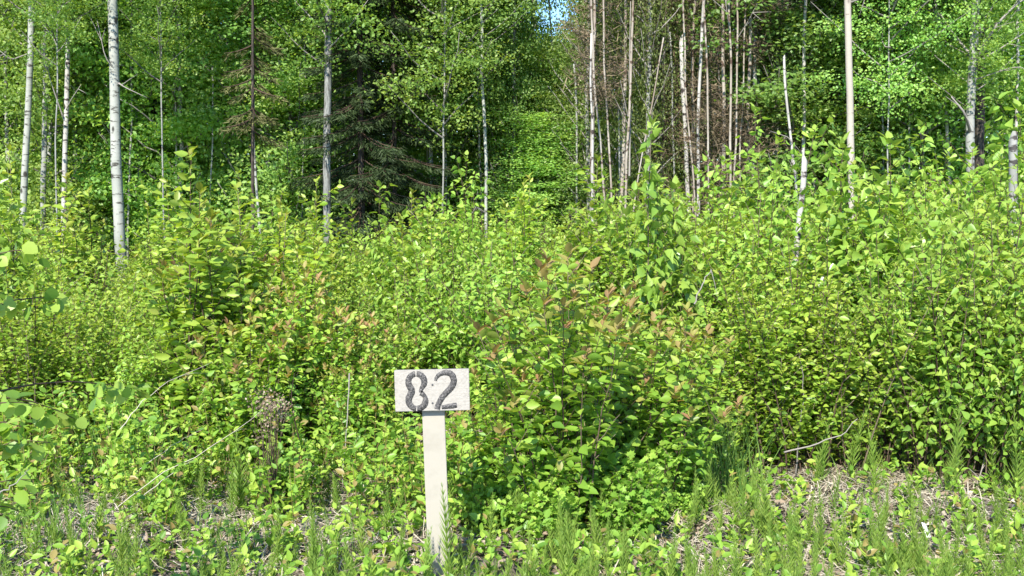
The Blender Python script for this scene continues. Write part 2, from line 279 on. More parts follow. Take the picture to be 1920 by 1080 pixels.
# ------------------------------------------------------------------ shrubs
UP = np.array([0, 0, 1.0])
def shrub(seed, h, r, nst, size, kind, step, z0=.25, ntw=6, twl=.28, red=0.0, droop=.1, nrand=.45, base=.12, stemr=.006, lower=0.0):
    g = np.random.default_rng(seed); LB = Batch(); SB = Batch(); P = []; A = []; Nn = []; S = []; rr = []; tt = []
    def foliate(pts, t0, dens, sz, tipw, phase):
        seg = np.linalg.norm(np.diff(pts, axis=0), axis=1); Ln = seg.sum(); n = max(2, int(Ln * (1 - t0) / step * dens)); cum = np.append(0, np.cumsum(seg)) / Ln
        for q in range(n):
            t = t0 + (1 - t0) * (q + g.random() * .6) / n; t = min(t, 1.0)
            p = np.array([np.interp(t, cum, pts[:, c]) for c in range(3)])
            d = pts[min(len(pts) - 1, int(t * (len(pts) - 1)) + 1)] - pts[max(0, int(t * (len(pts) - 1)) - 1)]; d = d / (np.linalg.norm(d) + 1e-9)
            az = phase + q * 2.4 + g.normal() * .3; o = np.array([math.cos(az), math.sin(az), 0]); o -= d * (o @ d); o /= np.linalg.norm(o) + 1e-9
            if kind == 'ovate': az = phase + (q // 2) * 1.57 + (q % 2) * 3.14 + g.normal() * .25; o = np.array([math.cos(az), math.sin(az), 0])
            open_ = 1.0 - .55 * max(0, (t - .8) / .2)
            a = o * open_ + d * (.35 + .9 * (1 - open_)) - UP * (droop + g.random() * .35) * open_
            P.append(p); A.append(a); nn = UP + nrand * g.normal(size=3) + np.array([0, -.25, 0]); Nn.append(nn)
            S.append(sz * (.65 + .5 * g.random()) * (1 - .35 * max(0, (t - .85) / .15)))
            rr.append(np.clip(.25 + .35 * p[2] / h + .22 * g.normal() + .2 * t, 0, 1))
            tt.append(float(np.clip((t - .86) / .14, 0, 1) * red * tipw * (.5 + .7 * g.random())) if g.random() < .6 else 0)
    for i in range(nst):
        az = g.random() * 6.283; rad = r * math.sqrt(g.random()); hh = h * (.5 + .5 * g.random() ** .8) * (1 - .22 * (rad / r) ** 2) if i else h
        if i == 0: rad *= .3
        o = np.array([math.cos(az), math.sin(az), 0]); b0 = o * rad * .35 + g.normal(0, base * .4, 3) * (1, 1, 0)
        t = np.linspace(0, 1, 9); pts = b0 + np.outer(t ** 1.4, o * (rad - rad * .35)) + np.outer(t, UP * hh) + np.cumsum(g.normal(0, .008, (9, 3)), 0) * (1, 1, 0); pts[0, 2] = -.03
        tube(SB, pts, np.linspace(stemr * (.7 + .5 * g.random()), .0015, 9), 4, g.random() * .8)
        foliate(pts, z0 + .1 * g.random(), 1.0, size, 1.0, az)
        for q in range(5 if red > .6 or kind == 'poplar' else 3):
            a3 = q * 1.3 + az; P.append(pts[-1] - UP * .012 * q); A.append(np.array([math.cos(a3), math.sin(a3), 1.3 - .25 * q])); Nn.append(np.array([-math.cos(a3), -math.sin(a3), .8]) + .3 * g.normal(size=3)); S.append(size * g.uniform(.6, .95)); rr.append(.8); tt.append(min(1, red * g.uniform(.4, 1.1)))
        for k in range(ntw):
            tq = z0 + (.92 - z0) * (k + g.random()) / ntw; ii = int(tq * 8); p0 = pts[ii] + (pts[min(8, ii + 1)] - pts[ii]) * (tq * 8 - ii)
            a2 = g.random() * 6.283; L_ = twl * (.5 + .8 * g.random()) * (1.15 - .45 * tq); o2 = np.array([math.cos(a2), math.sin(a2), .75 + .5 * g.random()])
            tp = p0 + np.outer(np.linspace(0, 1, 4), o2 / np.linalg.norm(o2) * L_); tp[2:, 2] += .02
            tube(SB, tp, np.linspace(.0025, .001, 4), 3, g.random())
            foliate(tp, .15, 1.2, size * .95, 1.0, a2)
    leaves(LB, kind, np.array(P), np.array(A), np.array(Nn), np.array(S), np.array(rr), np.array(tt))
    return LB.flat(), SB.flat()

PROTO = {}
def proto(kind, var):
    key = (kind, var)
    if key in PROTO: return PROTO[key]
    sd = hash(kind.encode().hex()) if 0 else sum(map(ord, kind)) * 31 + var
    if kind == 'willow': lb, sb = shrub(sd, 1.4, .50, 30, .051, 'ovate', .0235, z0=.12, ntw=8, twl=.28, red=.2, nrand=.8, droop=.2)
    if kind == 'aspen': lb, sb = shrub(sd, 1.4, .48, 22, .058, 'poplar', .027, z0=.15, ntw=9, twl=.32, red=.15, droop=.35, nrand=.9)
    if kind == 'dogwood': lb, sb = shrub(sd, 1.3, .58, 38, .085, 'ovate', .036, z0=.15, ntw=6, twl=.26, red=.9, droop=.16, nrand=.65)
    if kind == 'poplar': lb, sb = shrub(sd, 1.7, .34, 8, .105, 'poplar', .030, z0=.2, ntw=13, twl=.34, red=.1, droop=.45, nrand=.5, stemr=.009)
    if kind == 'currant': lb, sb = shrub(sd, .5, .40, 46, .062, 'lobed', .026, z0=.1, ntw=4, twl=.18, red=0, nrand=.5, stemr=.003)
    if kind == 'sapling': lb, sb = shrub(sd, 1.7, .34, 10, .080, 'ovate', .030, z0=.12, ntw=12, twl=.32, red=.5, stemr=.008, nrand=.7)
    mt = M[{'sapling': 'willow'}.get(kind, kind)]
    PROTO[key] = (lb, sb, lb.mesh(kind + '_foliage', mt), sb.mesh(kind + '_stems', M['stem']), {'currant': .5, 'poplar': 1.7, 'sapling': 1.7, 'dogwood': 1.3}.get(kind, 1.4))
    return PROTO[key]
KN = {'willow': 'willow_shrub', 'aspen': 'aspen_sapling', 'dogwood': 'dogwood_shrub', 'poplar': 'poplar_sapling', 'currant': 'currant_bush', 'sapling': 'leafy_sapling'}
KC = {'willow': 'shrub', 'aspen': 'sapling', 'dogwood': 'shrub', 'poplar': 'sapling', 'currant': 'bush', 'sapling': 'sapling'}
def place(kind, var, u, Y, vtop, label, wide=1.0, group=None, rz=None, cat=None):
    lb, sb, lm, sm, h0 = proto(kind, var); x = gx(u, Y); z = float(ground_z(x, Y)); h = at(u, vtop, Y)[2] - z; s_ = h / h0
    r = empty(KN[kind], (x, Y, z), label, cat or KC[kind], group, rz if rz is not None else (u * .37 + Y) % 6.28)
    o = obj('foliage', lm, r, sc=(s_ * wide, s_ * wide, s_)); o = obj('stem', sm, r, sc=(s_ * wide, s_ * wide, s_))
    return r
GS = 'shrubs and saplings of the roadside thicket'
for a in [
 ('dogwood', 0, 1065, 5.15, 472, 'tall bushy shrub with reddish leaf tips, directly right of the white post', .95),
 ('dogwood', 1, 1225, 5.4, 545, 'bushy shrub with coppery leaf tips at the right flank of the big reddish one', .95),
 ('dogwood', 2, 945, 5.3, 640, 'low green shrub with pinkish tips peeking from behind the number board', .8),
 ('currant', 0, 915, 5.0, 905, 'low lobed-leaf bush hugging the right side of the white post', .9),
 ('currant', 1, 1035, 4.95, 880, 'low bright lobed-leaf bush at the foot of the big reddish shrub', 1.0),
 ('currant', 2, 1165, 5.0, 870, 'low lobed-leaf bush right of the brightest one, below the coppery shrub', 1.0),
 ('currant', 3, 1275, 5.3, 900, 'low lobed-leaf bush beside the tall grass tuft', .9),
 ('currant', 0, 520, 5.7, 868, 'small bright lobed-leaf bush below the dried seed heads', .95),
 ('currant', 2, 1330, 5.1, 985, 'smallest lobed-leaf bush, near the ground among horsetails', .8),
 ('sapling', 0, 372, 6.6, 286, 'tallest leafy sapling at left, its tip rising against the dark trees', 1.1),
 ('sapling', 1, 450, 6.8, 352, 'leafy sapling just right of the tallest one at left', 1.2),
 ('dogwood', 3, 415, 7.0, 420, 'broad shrub with large leaves around the feet of the tall left saplings', .8),
 ('sapling', 2, 530, 7.0, 400, 'leafy sapling with brownish tips, right of the two tall ones at left', 1.2),
 ('dogwood', 0, 560, 6.5, 505, 'red-tipped shrub in the middle of the left thicket', .8),
 ('dogwood', 1, 655, 6.3, 640, 'brown-tinged shrub standing over bare stems left of the post', .7),
 ('sapling', 3, 740, 6.0, 742, 'low slender shrub with red-brown tips immediately left of the post', 1.0),
 ('sapling', 0, 600, 8.2, 372, 'thin sapling with yellow tip in front of the rough grey trunk', .9),
 ('poplar', 2, 735, 8.8, 350, 'thin round-leaved sapling rising before the darkest spruce', .8),
 ('sapling', 1, 800, 8.6, 392, 'sapling with pale yellow-green pointed tip above the number board', .8),
 ('poplar', 0, 1232, 7.0, 238, 'tallest glossy poplar sapling, right of centre', .75),
 ('poplar', 1, 1545, 7.2, 268, 'glossy poplar sapling beside the leaning white broken stem', .8),
 ('poplar', 2, 1668, 7.1, 262, 'glossy poplar sapling right of the cream trunk', 1.0),
 ('aspen', 0, 1770, 7.6, 330, 'broad-leaved sapling in front of the crooked big tree', .7),
 ('aspen', 1, 1870, 7.3, 290, 'broad-leaved sapling before the broken stump at the right edge', .7),
 ('sapling', 2, 1090, 8.8, 395, 'narrow leafy sapling left of the tallest glossy poplar sapling', .9),
 ('dogwood', 2, 470, 6.2, 560, 'leafy shrub above the dried seed heads, with orange young leaves', .8),
 ('dogwood', 3, 620, 6.6, 560, 'shrub with rusty tips left of the post, behind the brown-tinged one', .8),
 ('dogwood', 0, 700, 6.9, 590, 'green shrub with few red tips filling the gap left above the number board', .8),
 ('dogwood', 1, 1150, 6.4, 530, 'shrub with pinkish tips behind the tall reddish bush', .9),
 ('currant', 1, 975, 5.3, 800, 'lobed-leaf bush behind the low one hugging the post', 1.0),
 ('currant', 3, 1120, 5.25, 810, 'taller lobed-leaf bush under the middle of the big reddish shrub', 1.0),
 ('currant', 2, 1240, 5.5, 830, 'lobed-leaf bush under the right flank of the reddish shrubs', 1.0),
 ('currant', 3, 470, 6.2, 890, 'small lobed-leaf bush left of the one below the dried seed heads', .8),
 ('currant', 0, 300, 5.4, 960, 'small lobed-leaf weed bush among the left tussocks', .9),
 ('currant', 1, 60, 5.2, 940, 'small lobed-leaf bush at the lower left corner', .9),
 ('poplar', 3, 10, 7.4, 330, 'yellowish sapling at the far left edge under the thin dead trunk', .8),
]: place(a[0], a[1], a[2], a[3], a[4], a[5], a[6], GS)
# rows of the thicket, counted from the left
TOPX = [0, 100, 250, 350, 550, 650, 800, 1000, 1100, 1250, 1400, 1600, 1700, 1900]
TOPV = [405, 420, 490, 410, 425, 450, 425, 405, 385, 365, 365, 350, 345, 330]
def topz(u, Y): return EYE - (np.interp(u, TOPX, TOPV) - 360) / F * min(Y, 11)
ORD = ['first', 'second', 'third', 'fourth', 'fifth', 'sixth', 'seventh', 'eighth', 'ninth', 'tenth', 'eleventh', 'twelfth', 'thirteenth', 'fourteenth']
def row(us, Y, hs, where, seedk, kinds=('willow', 'aspen')):
    for i, u in enumerate(us):
        g = np.random.default_rng(seedk * 100 + i); k = kinds[int(g.integers(len(kinds)))]; v = int(g.integers(4)); Yy = Y + g.uniform(-.25, .25)
        h = topz(u, Yy) * hs * (g.uniform(.92, 1.3) if 'saplings' in where else g.uniform(.80, 1.12)); x = gx(u, Yy)
        vt = 540 - F * math.tan(math.atan2(h - EYE, Yy) + PITCH)
        look = {'willow': 'small-leaved', 'aspen': 'broad-leaved'}.get(k, 'large-leaved')
        place(k, v, u, Yy, vt, f'{look} {"sapling" if "saplings" in where else "shrub"}, {ORD[i]} from left in the {where}', g.uniform(.9, 1.15), GS)
row([-30, 60, 150, 235, 310, 400], 6.8, .78, 'front row left of the post', 1)
row([1370, 1440, 1520, 1600, 1680, 1760, 1840, 1915, 1990], 6.2, .86, 'front row right of the post', 2, ('willow', 'aspen', 'aspen'))
row([-20, 70, 160, 250, 340, 620, 690, 770, 850, 930, 1330], 7.6, .86, 'second thicket row, left and centre', 3)
row([1420, 1520, 1610, 1700, 1790, 1880, 1960], 7.6, .95, 'second thicket row at right', 4)
row([20, 130, 230, 330, 430, 530, 640, 740, 840, 940, 1040, 1140], 8.9, .93, 'third thicket row, left and centre', 5)
row([1240, 1330, 1430, 1530, 1630, 1730, 1830, 1930], 8.8, 1.0, 'third thicket row at right', 6)
row([60, 170, 285, 345, 480, 575, 665, 775, 880, 985], 9.4, 1.13, 'taller saplings rising from thicket, left and centre', 7, ('sapling', 'aspen', 'sapling'))
row([1130, 1190, 1290, 1385, 1450, 1590, 1720, 1800, 1900], 9.2, 1.12, 'taller saplings rising from thicket at right', 8, ('sapling', 'aspen', 'poplar'))
# the rest of the thicket, one mass nobody could count
def thicket():
    LB = Batch(); SB = Batch(); g = np.random.default_rng(77); Y = 9.9
    LA = Batch()
    while Y < 17.5:
        x = -Y * .52
        while x < Y * .52:
            xx = x + g.uniform(-.25, .25); yy = Y + g.uniform(-.4, .4); u = 960 + F * xx / (yy * cp + EYE * sp)
            h = topz(u, yy) * g.uniform(.66, 1.10) * (1 + .012 * max(0, yy - 11)); k = 'willow' if g.random() < .55 else 'aspen'; lb, sb, *_ = proto(k, int(g.integers(4)))
            (LB if k == 'willow' else LA).add_copy(lb, (xx, yy, 0), g.random() * 6.28, h / 1.4, jit=g.normal(0, .10)); SB.add_copy(sb, (xx, yy, 0), g.random() * 6.28, h / 1.4)
            x += .62 + .02 * Y
        Y += .85
    o = obj('thicket_foliage', LB.mesh('thicket', M['willow'])); tag(o, 'dense mass of small-leaved bushes filling the clearing up to the trees', 'undergrowth', kind='stuff')
    o = obj('thicket_sapling_foliage', LA.mesh('thicket_saplings', M['aspen'])); tag(o, 'mass of broad-leaved saplings mixed through the clearing thicket', 'undergrowth', kind='stuff')
    o = obj('thicket_stems', SB.mesh('thicket_stems', M['stem'])); tag(o, 'thin brown stems beneath the clearing thicket leaves', 'undergrowth', kind='stuff')
thicket()

# ---- near aspen at the left edge, partly in front of everything
def near_aspen():
    Y = 3.3; x = gx(-70, Y); r = empty('aspen_sapling', (x, Y, 0), 'nearest sapling, large dark round leaves reaching in from the left edge', 'sapling', GS)
    g = np.random.default_rng(5); LB = Batch(); SB = Batch(); P = []; A = []; Nn = []; S = []; rr = []
    o0 = np.array([x, Y, 0]); tr = np.array([[0, 0, -.02], [.02, 0, .5], [-.01, .02, 1.0], [.03, 0, 1.5], [.0, 0, 1.9]]); tube(SB, tr, np.linspace(.012, .004, 5), 6, .6)
    for u0, v0, u1, v1, dY in [(-60, 560, 60, 470, .1), (-60, 640, 110, 560, .25), (-50, 820, 70, 760, 0.), (-60, 900, 95, 830, .1), (-60, 980, 60, 900, .05), (-60, 760, 255, 730, .9), (-60, 1000, 40, 960, .1), (-60, 760, 150, 790, .4), (-60, 850, 40, 800, -.1)]:
        p0 = at(u0, v0, Y) - o0; p0[0] = 0; p1 = at(u1, v1, Y + dY) - o0; L_ = np.linalg.norm(p1 - p0); n = int(L_ / .018)
        t = np.linspace(0, 1, 6)[:, None]; pts = p0 + (p1 - p0) * t + UP * .05 * np.sin(t * 3.14); tube(SB, pts, np.linspace(.004, .0012, 6), 4, .5)
        for q in range(n):
            tq = .25 + .75 * (q + g.random()) / n
            if u1 > 200 and tq < .7: continue
            p = p0 + (p1 - p0) * tq + UP * .05 * math.sin(tq * 3.14)
            P.append(p + g.normal(0, .012, 3)); A.append(np.array([g.normal() * .6, g.normal() * .6, -.5 + g.normal() * .45])); Nn.append(np.array([g.normal() * .9, -.7 + g.normal() * .5, .6 + g.normal() * .6])); S.append(.046 + .018 * g.random()); rr.append(g.random())
    leaves(LB, 'round', np.array(P), np.array(A), np.array(Nn), np.array(S), np.array(rr), np.zeros(len(P)))
    obj('foliage', LB.mesh('near_aspen_foliage', M['aspen']), r); obj('stem', SB.mesh('near_aspen_stem', M['stem']), r)
near_aspen()

# ------------------------------------------------------------------ ground cover
def horsetail(seed, h=.34):
    g = np.random.default_rng(seed); B = Batch(); n = int(h / .024)
    sw = np.array([g.normal(0, .06), g.normal(0, .06), 0])
    t = np.linspace(0, 1, 6)[:, None]; tube(B, UP * h * t + sw * t * t, np.linspace(.0022, .001, 6), 4, .4)
    P = []; A = []; S = []
    for k in range(1, n):
        tt = (k + .3) / n; L_ = .060 * (1 - tt ** 2.2) * (.6 + .4 * min(1, tt * 5)) + .012; c = UP * h * tt + sw * tt * tt; m = 12
        for j in range(m):
            a = 6.283 * j / m + k * .5 + g.normal() * .1; P.append(c); A.append([math.cos(a), math.sin(a), .9 + .5 * g.random() + tt * 1.5]); S.append(L_ * (.8 + .4 * g.random()))
    P = np.array(P); leaves(B, 'hair', P, np.array(A, float), g.normal(size=P.shape), np.array(S), np.clip(g.normal(.5, .2, len(P)), 0, 1), np.zeros(len(P)))
    return B.flat()
HT = [horsetail(900 + i, h) for i, h in enumerate((.30, .36, .26, .40, .33, .22))]
HM = [b.mesh('horsetail', M['horsetail']) for b in HT]
PATCH = [(160, 5.15, 75, .3), (420, 5.15, 85, .3), (610, 5.0, 40, .25), (1570, 5.5, 130, .33), (1480, 5.4, 70, .3), (1700, 5.35, 90, .28), (1850, 5.5, 60, .22), (890, 5.9, 30, .5), (1270, 4.75, 40, .15)]
def bare(u, Y): return any(((u - a) / c) ** 2 + ((Y - b) / d) ** 2 < 1 for a, b, c, d in PATCH)
def cover():
    g = np.random.default_rng(31)
    B = Batch(); n = 0
    def dens(u, Y):
        # thick at the bottom edge and to the right, thinning toward the shrubs
        if u > 1300: return np.interp(Y, [4.2, 4.9, 5.6, 6.6], [1, .65, .25, .10])
        if u > 860: return np.interp(Y, [4.2, 4.7, 5.0], [.9, .5, .1])
        return np.interp(Y, [4.2, 4.9, 5.6, 6.5], [.55, .35, .2, .12])
    while n < 680:
        Y = g.uniform(3.9, 6.7); u = g.uniform(-60, 1980)
        cl = .5 + .5 * math.sin(u * .021 + Y * 5) * math.cos(u * .008 - Y * 3)
        if g.random() > dens(u, Y) * (.10 + .90 * cl ** 1.5): continue
        if bare(u, Y) and g.random() < .6: continue
        if 770 < u < 850 and Y < 4.45 and g.random() < .85: continue
        x = gx(u, Y); B.add_copy(HT[int(g.integers(6))], (x, Y, float(ground_z(x, Y)) - .01), g.random() * 6.28, g.uniform(.45, .95), jit=g.normal(0, .15)); n += 1
    tag(obj('horsetail_cover', B.mesh('horsetail_cover', M['horsetail'])), 'feathery green horsetails covering the ground along the front', 'ground cover', kind='stuff')
    # grass
    B = Batch()
    def blade(x, y, h, lean, w, r):
        a = g.random() * 6.28; t = np.linspace(0, 1, 5)[:, None]; d = np.array([math.cos(a), math.sin(a), 0])
        ribbon(B, np.array([x, y, float(ground_z(x, y)) - .01]) + UP * h * t * (1 - .15 * lean * t) + d * lean * h * t ** 2, np.array([1, .9, .75, .45, .05]) * w, r, side=np.array([math.sin(a), -math.cos(a) + .5, 0.1]))
    for i in range(1500):
        Y = g.uniform(3.9, 7.6); u = g.uniform(-60, 1980)
        if bare(u, Y): continue
        blade(gx(u, Y) + g.normal() * .03, Y, g.uniform(.06, .22), g.uniform(.1, .7), .004, g.random())
    for (u, Y, n_, h_, s_) in [(1345, 5.7, 150, .55, .10), (1385, 5.9, 70, .5, .08), (90, 4.9, 110, .32, .12), (420, 5.0, 70, .3, .1), (330, 5.9, 60, .35, .15), (240, 6.2, 60, .5, .15), (860, 6.0, 120, .45, .15), (820, 5.4, 80, .3, .15), (640, 4.9, 60, .25, .12), (1640, 5.5, 60, .22, .2)]:
        for i in range(n_): blade(gx(u, Y) + g.normal() * s_, Y + g.normal() * s_, h_ * g.uniform(.5, 1.15), g.uniform(.05, .45), .0045, g.random() * .7)
    tag(obj('grass', B.mesh('grass', M['grass'])), 'thin green grass blades among the horsetails', 'grass', kind='stuff')
    # dry litter
    B = Batch()
    for i in range(40000):
        Y = g.uniform(3.9, 8.5); u = g.uniform(-80, 2000); x = gx(u, Y)
        if math.sin(x * 4.1 + Y * 2.3) + math.sin(x * 2.3 - Y * 5.1 + 2) + math.sin(x * 9 + Y * 7) * .6 + g.normal() * .5 < -.1: continue
        z = float(ground_z(x, Y)); a = g.random() * 6.28; L_ = g.uniform(.04, .22); d = np.array([math.cos(a), math.sin(a), g.normal() * .22])
        b_ = np.array([g.normal(), g.normal(), .3]) * L_ * .12; t = np.linspace(-.5, .5, 4)[:, None]
        ribbon(B, np.array([x, Y, z + .012 + abs(g.normal()) * .02]) + d * L_ * t + b_ * (4 * t * t), g.uniform(.002, .006), float(np.clip(g.normal(.55, .25), 0, 1)), side=UP + g.normal(size=3) * .4 if g.random() < .5 else None)
    tus = [(430, 5.3, 500), (160, 5.2, 500), (330, 5.7, 380), (600, 5.1, 300), (1540, 6.0, 700), (1650, 5.7, 500), (1440, 6.15, 500), (1720, 6.3, 500), (1850, 5.9, 400), (880, 6.0, 300), (720, 5.2, 300), (1260, 4.8, 250), (230, 6.4, 300), (560, 6.3, 300), (500, 6.6, 250), (700, 6.8, 250)]
    for u, Y, n_ in tus:
        for i in range(n_):
            x = gx(u, Y) + g.normal() * .17; y = Y + g.normal() * .14; z = float(ground_z(x, y)); a = g.random() * 6.28; L_ = g.uniform(.08, .30); t = np.linspace(0, 1, 5)[:, None]
            d = np.array([math.cos(a), math.sin(a), 0]); up = g.uniform(.05, .8)
            ribbon(B, np.array([x, y, z]) + d * L_ * t + UP * L_ * up * (t - t * t * g.uniform(.6, 1.1)), g.uniform(.002, .005), float(np.clip(g.normal(.75, .2), 0, 1)))
    tag(obj('dry_grass_litter', B.mesh('dry_grass_litter', M['straw'])), 'bleached dry grass lying flat and tangled over the soil', 'dry grass', kind='stuff')
    B = Batch(); n = 9000; Y = g.uniform(3.9, 9, n); u = g.uniform(-80, 2000, n); x = gx(u, Y); P = np.stack([x, Y, ground_z(x, Y) + .012 + np.abs(g.normal(0, .012, n))], 1)
    A = g.normal(size=(n, 3)) * (1, 1, .25); leaves(B, 'ovate', P, A, np.stack([g.normal(0, .5, n), g.normal(0, .5, n), np.ones(n)], 1), g.uniform(.03, .065, n), np.clip(g.normal(.55, .25, n), 0, 1), np.zeros(n))
    tag(obj('leaf_litter', B.mesh('leaf_litter', M['deadleaf'])), 'grey and tan dead leaves strewn on the ground', 'leaf litter', kind='stuff')
    # low green weeds
    B = Batch(); P = []; A = []; Nn = []; S = []
    for i in range(1150):
        Y = g.uniform(4.1, 6.8); u = g.uniform(-60, 1980); x = gx(u, Y)
        if bare(u, Y) and g.random() < .6: continue
        z = float(ground_z(x, Y)); hh = g.uniform(.04, .22)
        for k in range(int(g.integers(6, 18))):
            P.append([x + g.normal() * .02, Y + g.normal() * .02, z + hh * g.random()]); A.append([g.normal(), g.normal(), .3 + g.random() * .8]); Nn.append([g.normal() * .4, g.normal() * .4 - .2, 1]); S.append(g.uniform(.025, .06))
    for i in range(430):
        Y = g.uniform(5.0, 6.7); u = g.uniform(-60, 900) if g.random() < .9 else g.uniform(1300, 1980)
        if u > 1300: Y += .7 if Y < 5.6 else 0
        if bare(u, Y) or bare(u, Y - .3): continue
        x = gx(u, Y); z = float(ground_z(x, Y)); hh = g.uniform(.12, .55); ln = g.normal(0, .12, 2)
        tube(B, [(x, Y, z), (x + ln[0] * hh, Y + ln[1] * hh, z + hh * .5), (x + ln[0] * hh * 2, Y + ln[1] * hh * 2, z + hh)], [.0022, .0018, .001], 3, 0, .6)
        for k in range(int(hh * 70)):
            tq = g.uniform(.2, 1); P.append([x + ln[0] * hh * 2 * tq + g.normal() * .025, Y + ln[1] * hh * 2 * tq + g.normal() * .025, z + hh * tq]); A.append([g.normal(), g.normal(), .2 + g.random() * .7]); Nn.append([g.normal() * .5, g.normal() * .5 - .2, 1]); S.append(g.uniform(.03, .06))
    leaves(B, 'ovate', np.array(P), np.array(A), np.array(Nn), np.array(S), g.random(len(P)), (g.random(len(P)) < .08) * .7)
    tag(obj('low_weeds', B.mesh('low_weeds', M['dogwood'])), 'low leafy weeds scattered through the litter', 'ground cover', kind='stuff')
cover()
# single horsetails one can tell apart
for var, u, Y, s_, lab in [
 (3, 842, 4.22, 1.25, 'tall horsetail overlapping the lower right edge of the white post'),
 (1, 1594, 5.9, 1.3, 'horsetail standing alone against the dark hollow under the right shrubs'),
 (4, 1640, 5.7, 1.25, 'horsetail in the litter just right of the one before the dark hollow'),
 (3, 1790, 5.8, 1.35, 'broad horsetail standing above the white chip'),
 (0, 1865, 5.9, 1.35, 'rightmost tall horsetail under the thin grey twig'),
 (3, 1905, 5.8, 1.3, 'tall horsetail at the right edge of the picture'),
 (1, 1540, 5.9, 1.2, 'horsetail left of the one before the dark hollow'),
 (1, 450, 5.5, 1.35, 'pale horsetail standing alone left of the small lobed-leaf bush'),
 (4, 795, 4.25, .9, 'short horsetail at the lower left edge of the white post')]:
    x = gx(u, Y); o = obj('horsetail', HM[var], None, (x, Y, float(ground_z(x, Y)) - .01), u * .1, (s_,) * 3); tag(o, lab, 'horsetail', 'single horsetails standing out of the ground cover')

# ---- dead stalks, twigs, seed heads, chip
def line(name, pts, Yt, rad, mat, label, cat, group=None, side=None, rr=.8):
    P = np.array([at(u, v, Y) for (u, v), Y in zip(pts, Yt)]); b0 = P[0].copy(); n = 12; t = np.linspace(0, len(P) - 1, n); Q = np.stack([np.interp(t, range(len(P)), P[:, c]) for c in range(3)], 1)
    Q[1:-1] += rng.normal(0, .003, (n - 2, 3)); B = Batch(); rad *= .65 if 'stalk' in name else .8; tube(B, Q - b0, np.linspace(rad, rad * .35, n), 6, rr)
    if side:
        for (u, v, Y, ia) in side: q0 = Q[ia] - b0; q1 = at(u, v, Y) - b0; tube(B, [q0, (q0 + q1) / 2 + (0, 0, .01), q1], [rad * .5, rad * .4, rad * .15], 4, rr)
    o = obj(name, B.mesh(name, mat)); o.location = tuple(b0); tag(o, label, cat, group); return o
GD = 'dead stalks leaning over the left ground'
line('dead_stalk', [(225, 805), (262, 758), (320, 712), (400, 678)], [5.0, 5.1, 5.3, 5.5], .0035, M['straw'], 'long pale straw stalk arching up to the right above the others', 'stalk', GD, [(390, 700, 5.5, 8)])
line('dead_stalk', [(215, 955), (300, 890), (380, 850), (480, 780), (510, 750)], [4.9, 5.1, 5.2, 5.4, 5.6], .0035, M['straw'], 'longest pale stalk, running up toward the dried seed heads', 'stalk', GD, [(470, 805, 5.5, 7)])
line('dead_stalk', [(270, 928), (330, 880), (365, 862)], [5.0, 5.2, 5.3], .004, M['straw'], 'short thick pale stalk lying above the dry tussock', 'stalk', GD)
line('dead_stalk', [(262, 880), (330, 830), (385, 800)], [5.2, 5.3, 5.5], .0025, M['straw'], 'thin pale stalk between the two long ones', 'stalk', GD)
line('dead_twig', [(1470, 848), (1530, 832), (1580, 815), (1608, 785)], [5.85, 5.8, 5.8, 5.8], .006, M['greybranch'], 'curved bare grey branch lying across the right shrubs above the dark hollow', 'branch')
line('dead_twig', [(1815, 965), (1835, 900), (1848, 850), (1835, 800)], [5.9, 5.95, 6.0, 6.0], .006, M['greybranch'], 'upright forked grey twig at the lower right', 'branch', None, [(1875, 840, 6.0, 5), (1800, 870, 6, 4), (1805, 905, 5.9, 3)])
line('dead_twig', [(1302, 570), (1316, 535), (1333, 505)], [6.0, 6.0, 6.05], .006, M['greybranch'], 'bent grey twig right of the coppery shrub, folded like a hook', 'branch', None, [(1346, 560, 6.0, 11)])
line('dead_twig', [(1490, 905), (1498, 830), (1508, 740), (1497, 660)], [5.95, 5.95, 5.95, 6.0], .006, M['greybranch'], 'bare grey stem standing upright in the right front shrubs', 'branch', rr=.35)
line('dead_stalk', [(1395, 948), (1450, 948)], [5.3, 5.25], .003, M['straw'], 'pale straw stalk lying level below the grass tuft', 'stalk', None, [(1475, 1010, 5.0, 9)])
line('dead_twig', [(560, 905), (562, 830), (545, 745), (552, 700)], [5.6, 5.6, 5.6, 5.6], .006, M['stem'], 'dark upright stem beside the dried seed heads', 'branch', rr=.1)
line('dead_twig', [(655, 700), (650, 800), (640, 930)], [5.7, 5.7, 5.7], .005, M['greybranch'], 'thin grey upright stem in the brown-tinged shrub', 'branch', rr=.9)
line('dead_twig', [(0, 925), (30, 905), (55, 880)], [3.2, 3.2, 3.25], .003, M['greybranch'], 'small grey twig end at the left edge under the near round leaves', 'branch')
def seedheads():
    Y = 5.55; b0 = np.array([gx(508, Y), Y, 0]); g = np.random.default_rng(8); SB = Batch(); LB = Batch(); P = []
    r = empty('dried_weed', tuple(b0), 'dried brown weed with a cluster of grey fluffy seed heads, left of the post', 'plant')
    for i in range(26):
        top = at(508 + g.normal() * 18, 770 + g.normal() * 22, Y) - b0; top[1] = g.normal() * .05; t = np.linspace(0, 1, 6)[:, None]; p = np.array([g.normal() * .03, g.normal() * .03, 0]) * (1 - t) + top * t; tube(SB, p, np.linspace(.0025, .001, 6), 4, .5 + .3 * g.random())
        P = top + g.normal(0, .022, (22, 3)) + (0, 0, .01); LB = Batch()
        leaves(LB, 'diamond', P, g.normal(size=P.shape), g.normal(size=P.shape), .015, np.clip(g.normal(.38, .2, len(P)), 0, 1), np.zeros(len(P))); obj('seed_head', LB.mesh('seed_head', M['deadleaf']), r)
    obj('stem', SB.mesh('dried_stem', M['stem']), r)
seedheads()
